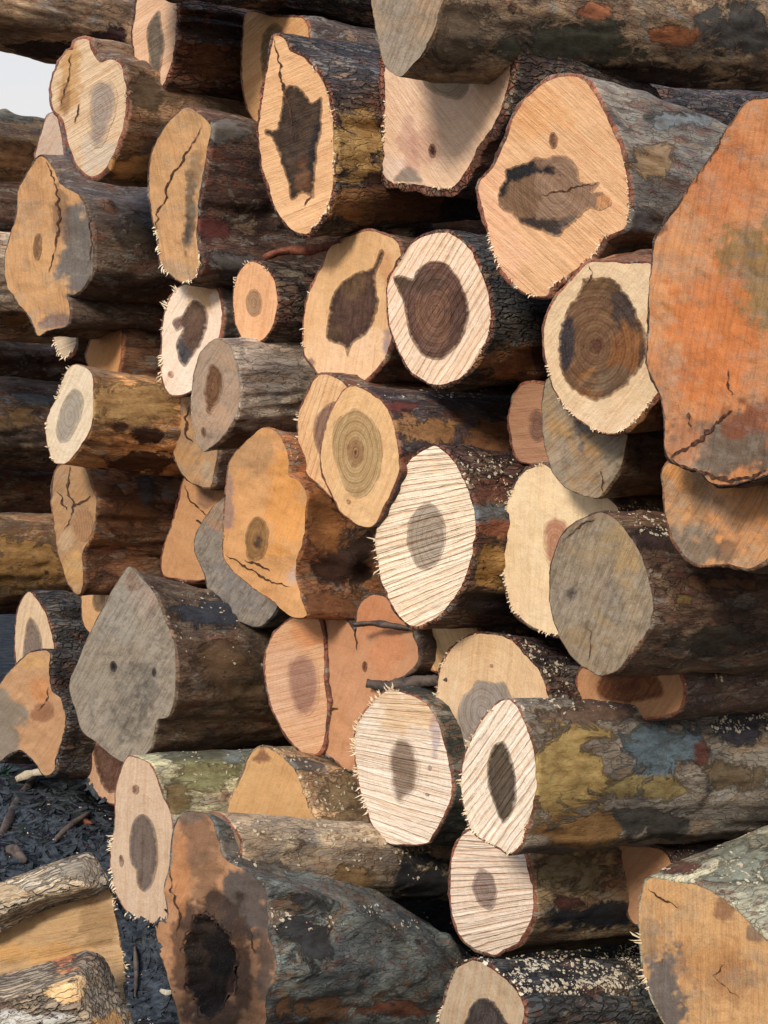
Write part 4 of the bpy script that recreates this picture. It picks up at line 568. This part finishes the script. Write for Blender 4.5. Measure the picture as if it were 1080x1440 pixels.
scatter('bark_debris', [(-80, 1060, 158, 1250, 2200, 0), (150, 1280, 240, 1440, 900, 0)], CHIPD, .005, .10, .28, minz=.1, seed=8, label='dark bark scraps and dirt covering the ground beside the pile', curl=.1)
# larger strips one can point at
def strip(pts, w, z, label, mat=STRIP, th=.006, seed=1, cat='bark strip', ups=.35, name='bark_strip'):
    S = spline(pts, 4, False); n_ = len(S); r = np.random.RandomState(seed); tg = np.gradient(S, axis=0); tg /= np.linalg.norm(tg, axis=1, keepdims=True); pn = np.stack([-tg[:, 1], tg[:, 0]], -1)
    wd = w*np.sin(np.linspace(.35, math.pi-.25, n_))**.6*(1+fbm(np.stack([S[:, 0]/9, S[:, 1]/9, S[:, 0]*0], -1), seed, 3)*.9)
    if np.isscalar(z):
        zz = np.full(n_, z)
    else: zz = np.linspace(z[0], z[1], n_)
    K = 4; rows = []
    for e in np.linspace(-1, 1, K+1):
        q = S+pn*(wd*e*.5)[:, None]; zc = zz-.012*(1-e*e)+fbm(np.stack([q[:, 0]/12, q[:, 1]/12, q[:, 0]*0+4], -1), seed, 3)*.018
        rows.append(CAMP+ray(q[:, 0], q[:, 1])*zc[:, None])
    T_ = np.array(rows); Bk = T_+np.array([0, th, -th*.4]); V_ = np.concatenate([T_.reshape(-1, 3), Bk.reshape(-1, 3)]); N1 = (K+1)*n_; fs = []
    for a_ in range(K):
        for b_ in range(n_-1):
            p_ = a_*n_+b_; fs.append((p_, p_+1, p_+n_+1, p_+n_)); fs.append((N1+p_, N1+p_+n_, N1+p_+n_+1, N1+p_+1))
    for b_ in range(n_-1):
        fs.append((b_, N1+b_, N1+b_+1, b_+1)); p_ = K*n_+b_; fs.append((p_, p_+1, N1+p_+1, N1+p_))
    for a_ in range(K):
        p_ = a_*n_; fs.append((p_, p_+n_, N1+p_+n_, N1+p_)); p_ = a_*n_+n_-1; fs.append((p_, N1+p_, N1+p_+n_, p_+n_))
    o = mesh_obj(name, V_, fs, mat, origin=V_.mean(0)); tag(o, label, cat, 'loose strips of bark'); return o
def gz(x, y, up=.03):
    h_, _ = cast(x, y); return (h_[1]-up) if h_ is not None else 5.
PALE = plain('pale_strip', (190, 176, 150), (224, 212, 186), 40); REDS = plain('red_bark_strip', (92, 46, 36), (136, 84, 62), 40)
strip([(2, 1175), (18, 1140), (35, 1112), (50, 1092)], 15, (gz(2, 1175), gz(50, 1092)), 'long dark bark strip leaning up to the right on the ground at the left edge', seed=3)
strip([(78, 1182), (98, 1162), (128, 1142)], 10, (gz(78, 1182), gz(128, 1142)), 'thin dark bark strip on the ground left of the tall pale end', seed=4)
strip([(8, 1195), (20, 1196), (36, 1212)], 16, (gz(8, 1195), gz(36, 1212)), 'short brown bark piece on the ground above the bark slab', seed=5)
strip([(22, 1096), (45, 1087), (72, 1084)], 11, (gz(22, 1096), gz(72, 1084)), 'pale splintered strip on the ground under the lumpy orange and grey end', PALE, seed=6)
strip([(190, 1330), (192, 1370), (190, 1402)], 7, (gz(190, 1330), gz(190, 1402)), 'upright dark bark strip between the half-round log and the rotten hollow', seed=7)
strip([(225, 1392), (234, 1396), (244, 1394)], 9, (gz(225, 1392), gz(244, 1394)), 'small pale chip of wood on the ground beside the rotten hollow', PALE, seed=8, cat='wood chip', name='wood_chip')
strip([(114, 1152), (122, 1156), (130, 1158)], 9, (gz(114, 1152), gz(130, 1158)), 'small reddish bark scrap on the dark ground', REDS, seed=9)
def dz(x, y, p): return float(hit(x, y, np.array([0, Z0, CAMH])+NP*p, NP)[1])
strip([(497, 878), (525, 876), (548, 879), (575, 884)], 9, (dz(497, 878, .04), dz(575, 884, -.02)), 'dark bark stick lying across the top of the clover-shaped orange end', seed=11)
strip([(515, 960), (550, 966), (590, 958), (628, 956)], 19, (dz(505, 960, .0), dz(632, 946, -.03)), 'dark bark flap over the white end with level saw lines', seed=12)
strip([(370, 362), (400, 352), (440, 350), (478, 340)], 12, (dz(370, 362, .02), dz(478, 340, -.02)), 'reddish torn bark strip under the large oval end with the dark core', REDS, seed=13)
# small green seedling at the left edge
PM, nt = newmat('leaf'); g = G(nt); tc = g.n('ShaderNodeTexCoord').outputs['Object']; g.out(g.mix(g.ramp(g.noise(tc, 30), .3, .7), (.02, .085, .045), (.05, .15, .07)), .6)
h_, _ = cast(6, 1092); r = np.random.RandomState(4); h_ = h_ if h_ is not None else CAMP+ray(6, 1092)*5.5
pe = bpy.data.objects.new('seedling', None); COL.objects.link(pe); pe.location = h_; tag(pe, 'small green seedling sprouting at the left edge on the ground', 'plant')
for kk in range(9):
    VS = []; FS = []; a = r.rand()*6.28; el = r.uniform(.2, 1.2); d_ = np.array([math.cos(a)*math.cos(el), math.sin(a)*math.cos(el), math.sin(el)]); sd = np.cross(d_, [0, 0, 1.]); sd /= np.linalg.norm(sd); l = r.uniform(.05, .1)
    for s_ in range(6):
        t = s_/5; w = math.sin(math.pi*min(.98, t*.9+.08))*.013; c_ = d_*l*(.2+.8*t)-np.array([0, 0, 1])*l*.35*t*t; VS += [c_-sd*w, c_+sd*w, c_-sd*w*.9+[0, 0, -.0008], c_+sd*w*.9+[0, 0, -.0008]]
    for s_ in range(5):
        p_ = 4*s_; FS += [(p_, p_+1, p_+5, p_+4), (p_+2, p_+6, p_+7, p_+3), (p_, p_+4, p_+6, p_+2), (p_+1, p_+3, p_+7, p_+5)]
    mesh_obj('leaf', VS, FS, PM, pe)
# ================================================================ light
SD = np.array([-.38, -.80, .44]); SD /= np.linalg.norm(SD)
sun = bpy.data.objects.new('sun', bpy.data.lights.new('sun', 'SUN')); COL.objects.link(sun); sun.data.energy = SUN_E; sun.data.angle = R(SUN_A); sun.data.color = (1, .91, .79)
sun.rotation_euler = Vector(SD).to_track_quat('Z', 'Y').to_euler()
w = bpy.data.worlds.new('World'); sc.world = w; w.use_nodes = True; nt = w.node_tree; nt.nodes.clear(); g = G(nt)
sky = g.n('ShaderNodeTexSky', sky_type='NISHITA', sun_disc=False, sun_elevation=math.asin(SD[2]), sun_rotation=math.atan2(SD[0], SD[1]), air_density=1.2, dust_density=3., ozone_density=1.)
tc = g.n('ShaderNodeTexCoord').outputs['Generated']; cl = g.noise(g.vm(tc, (2, 2, 5)), 1.5, 5, .6)
zz = g.n('ShaderNodeSeparateXYZ', i_0=tc).outputs[2]
over = g.mix(g.ramp(zz, .3, .7), (4.1, 4.0, 4.0), SKYC)
b1 = g.n('ShaderNodeBackground', i_Color=g.mix(g.ramp(cl, .25, .6, .75, .97), sky.outputs[0], over), i_Strength=SKY_S); o = g.n('ShaderNodeOutputWorld', i_Surface=b1.outputs[0])
sc.view_settings.view_transform = 'Standard'; sc.view_settings.look = 'None'; sc.view_settings.gamma = 1; sc.view_settings.exposure = EXPO
sc.render.engine = 'CYCLES'; sc.render.resolution_x = 768; sc.render.resolution_y = 1024
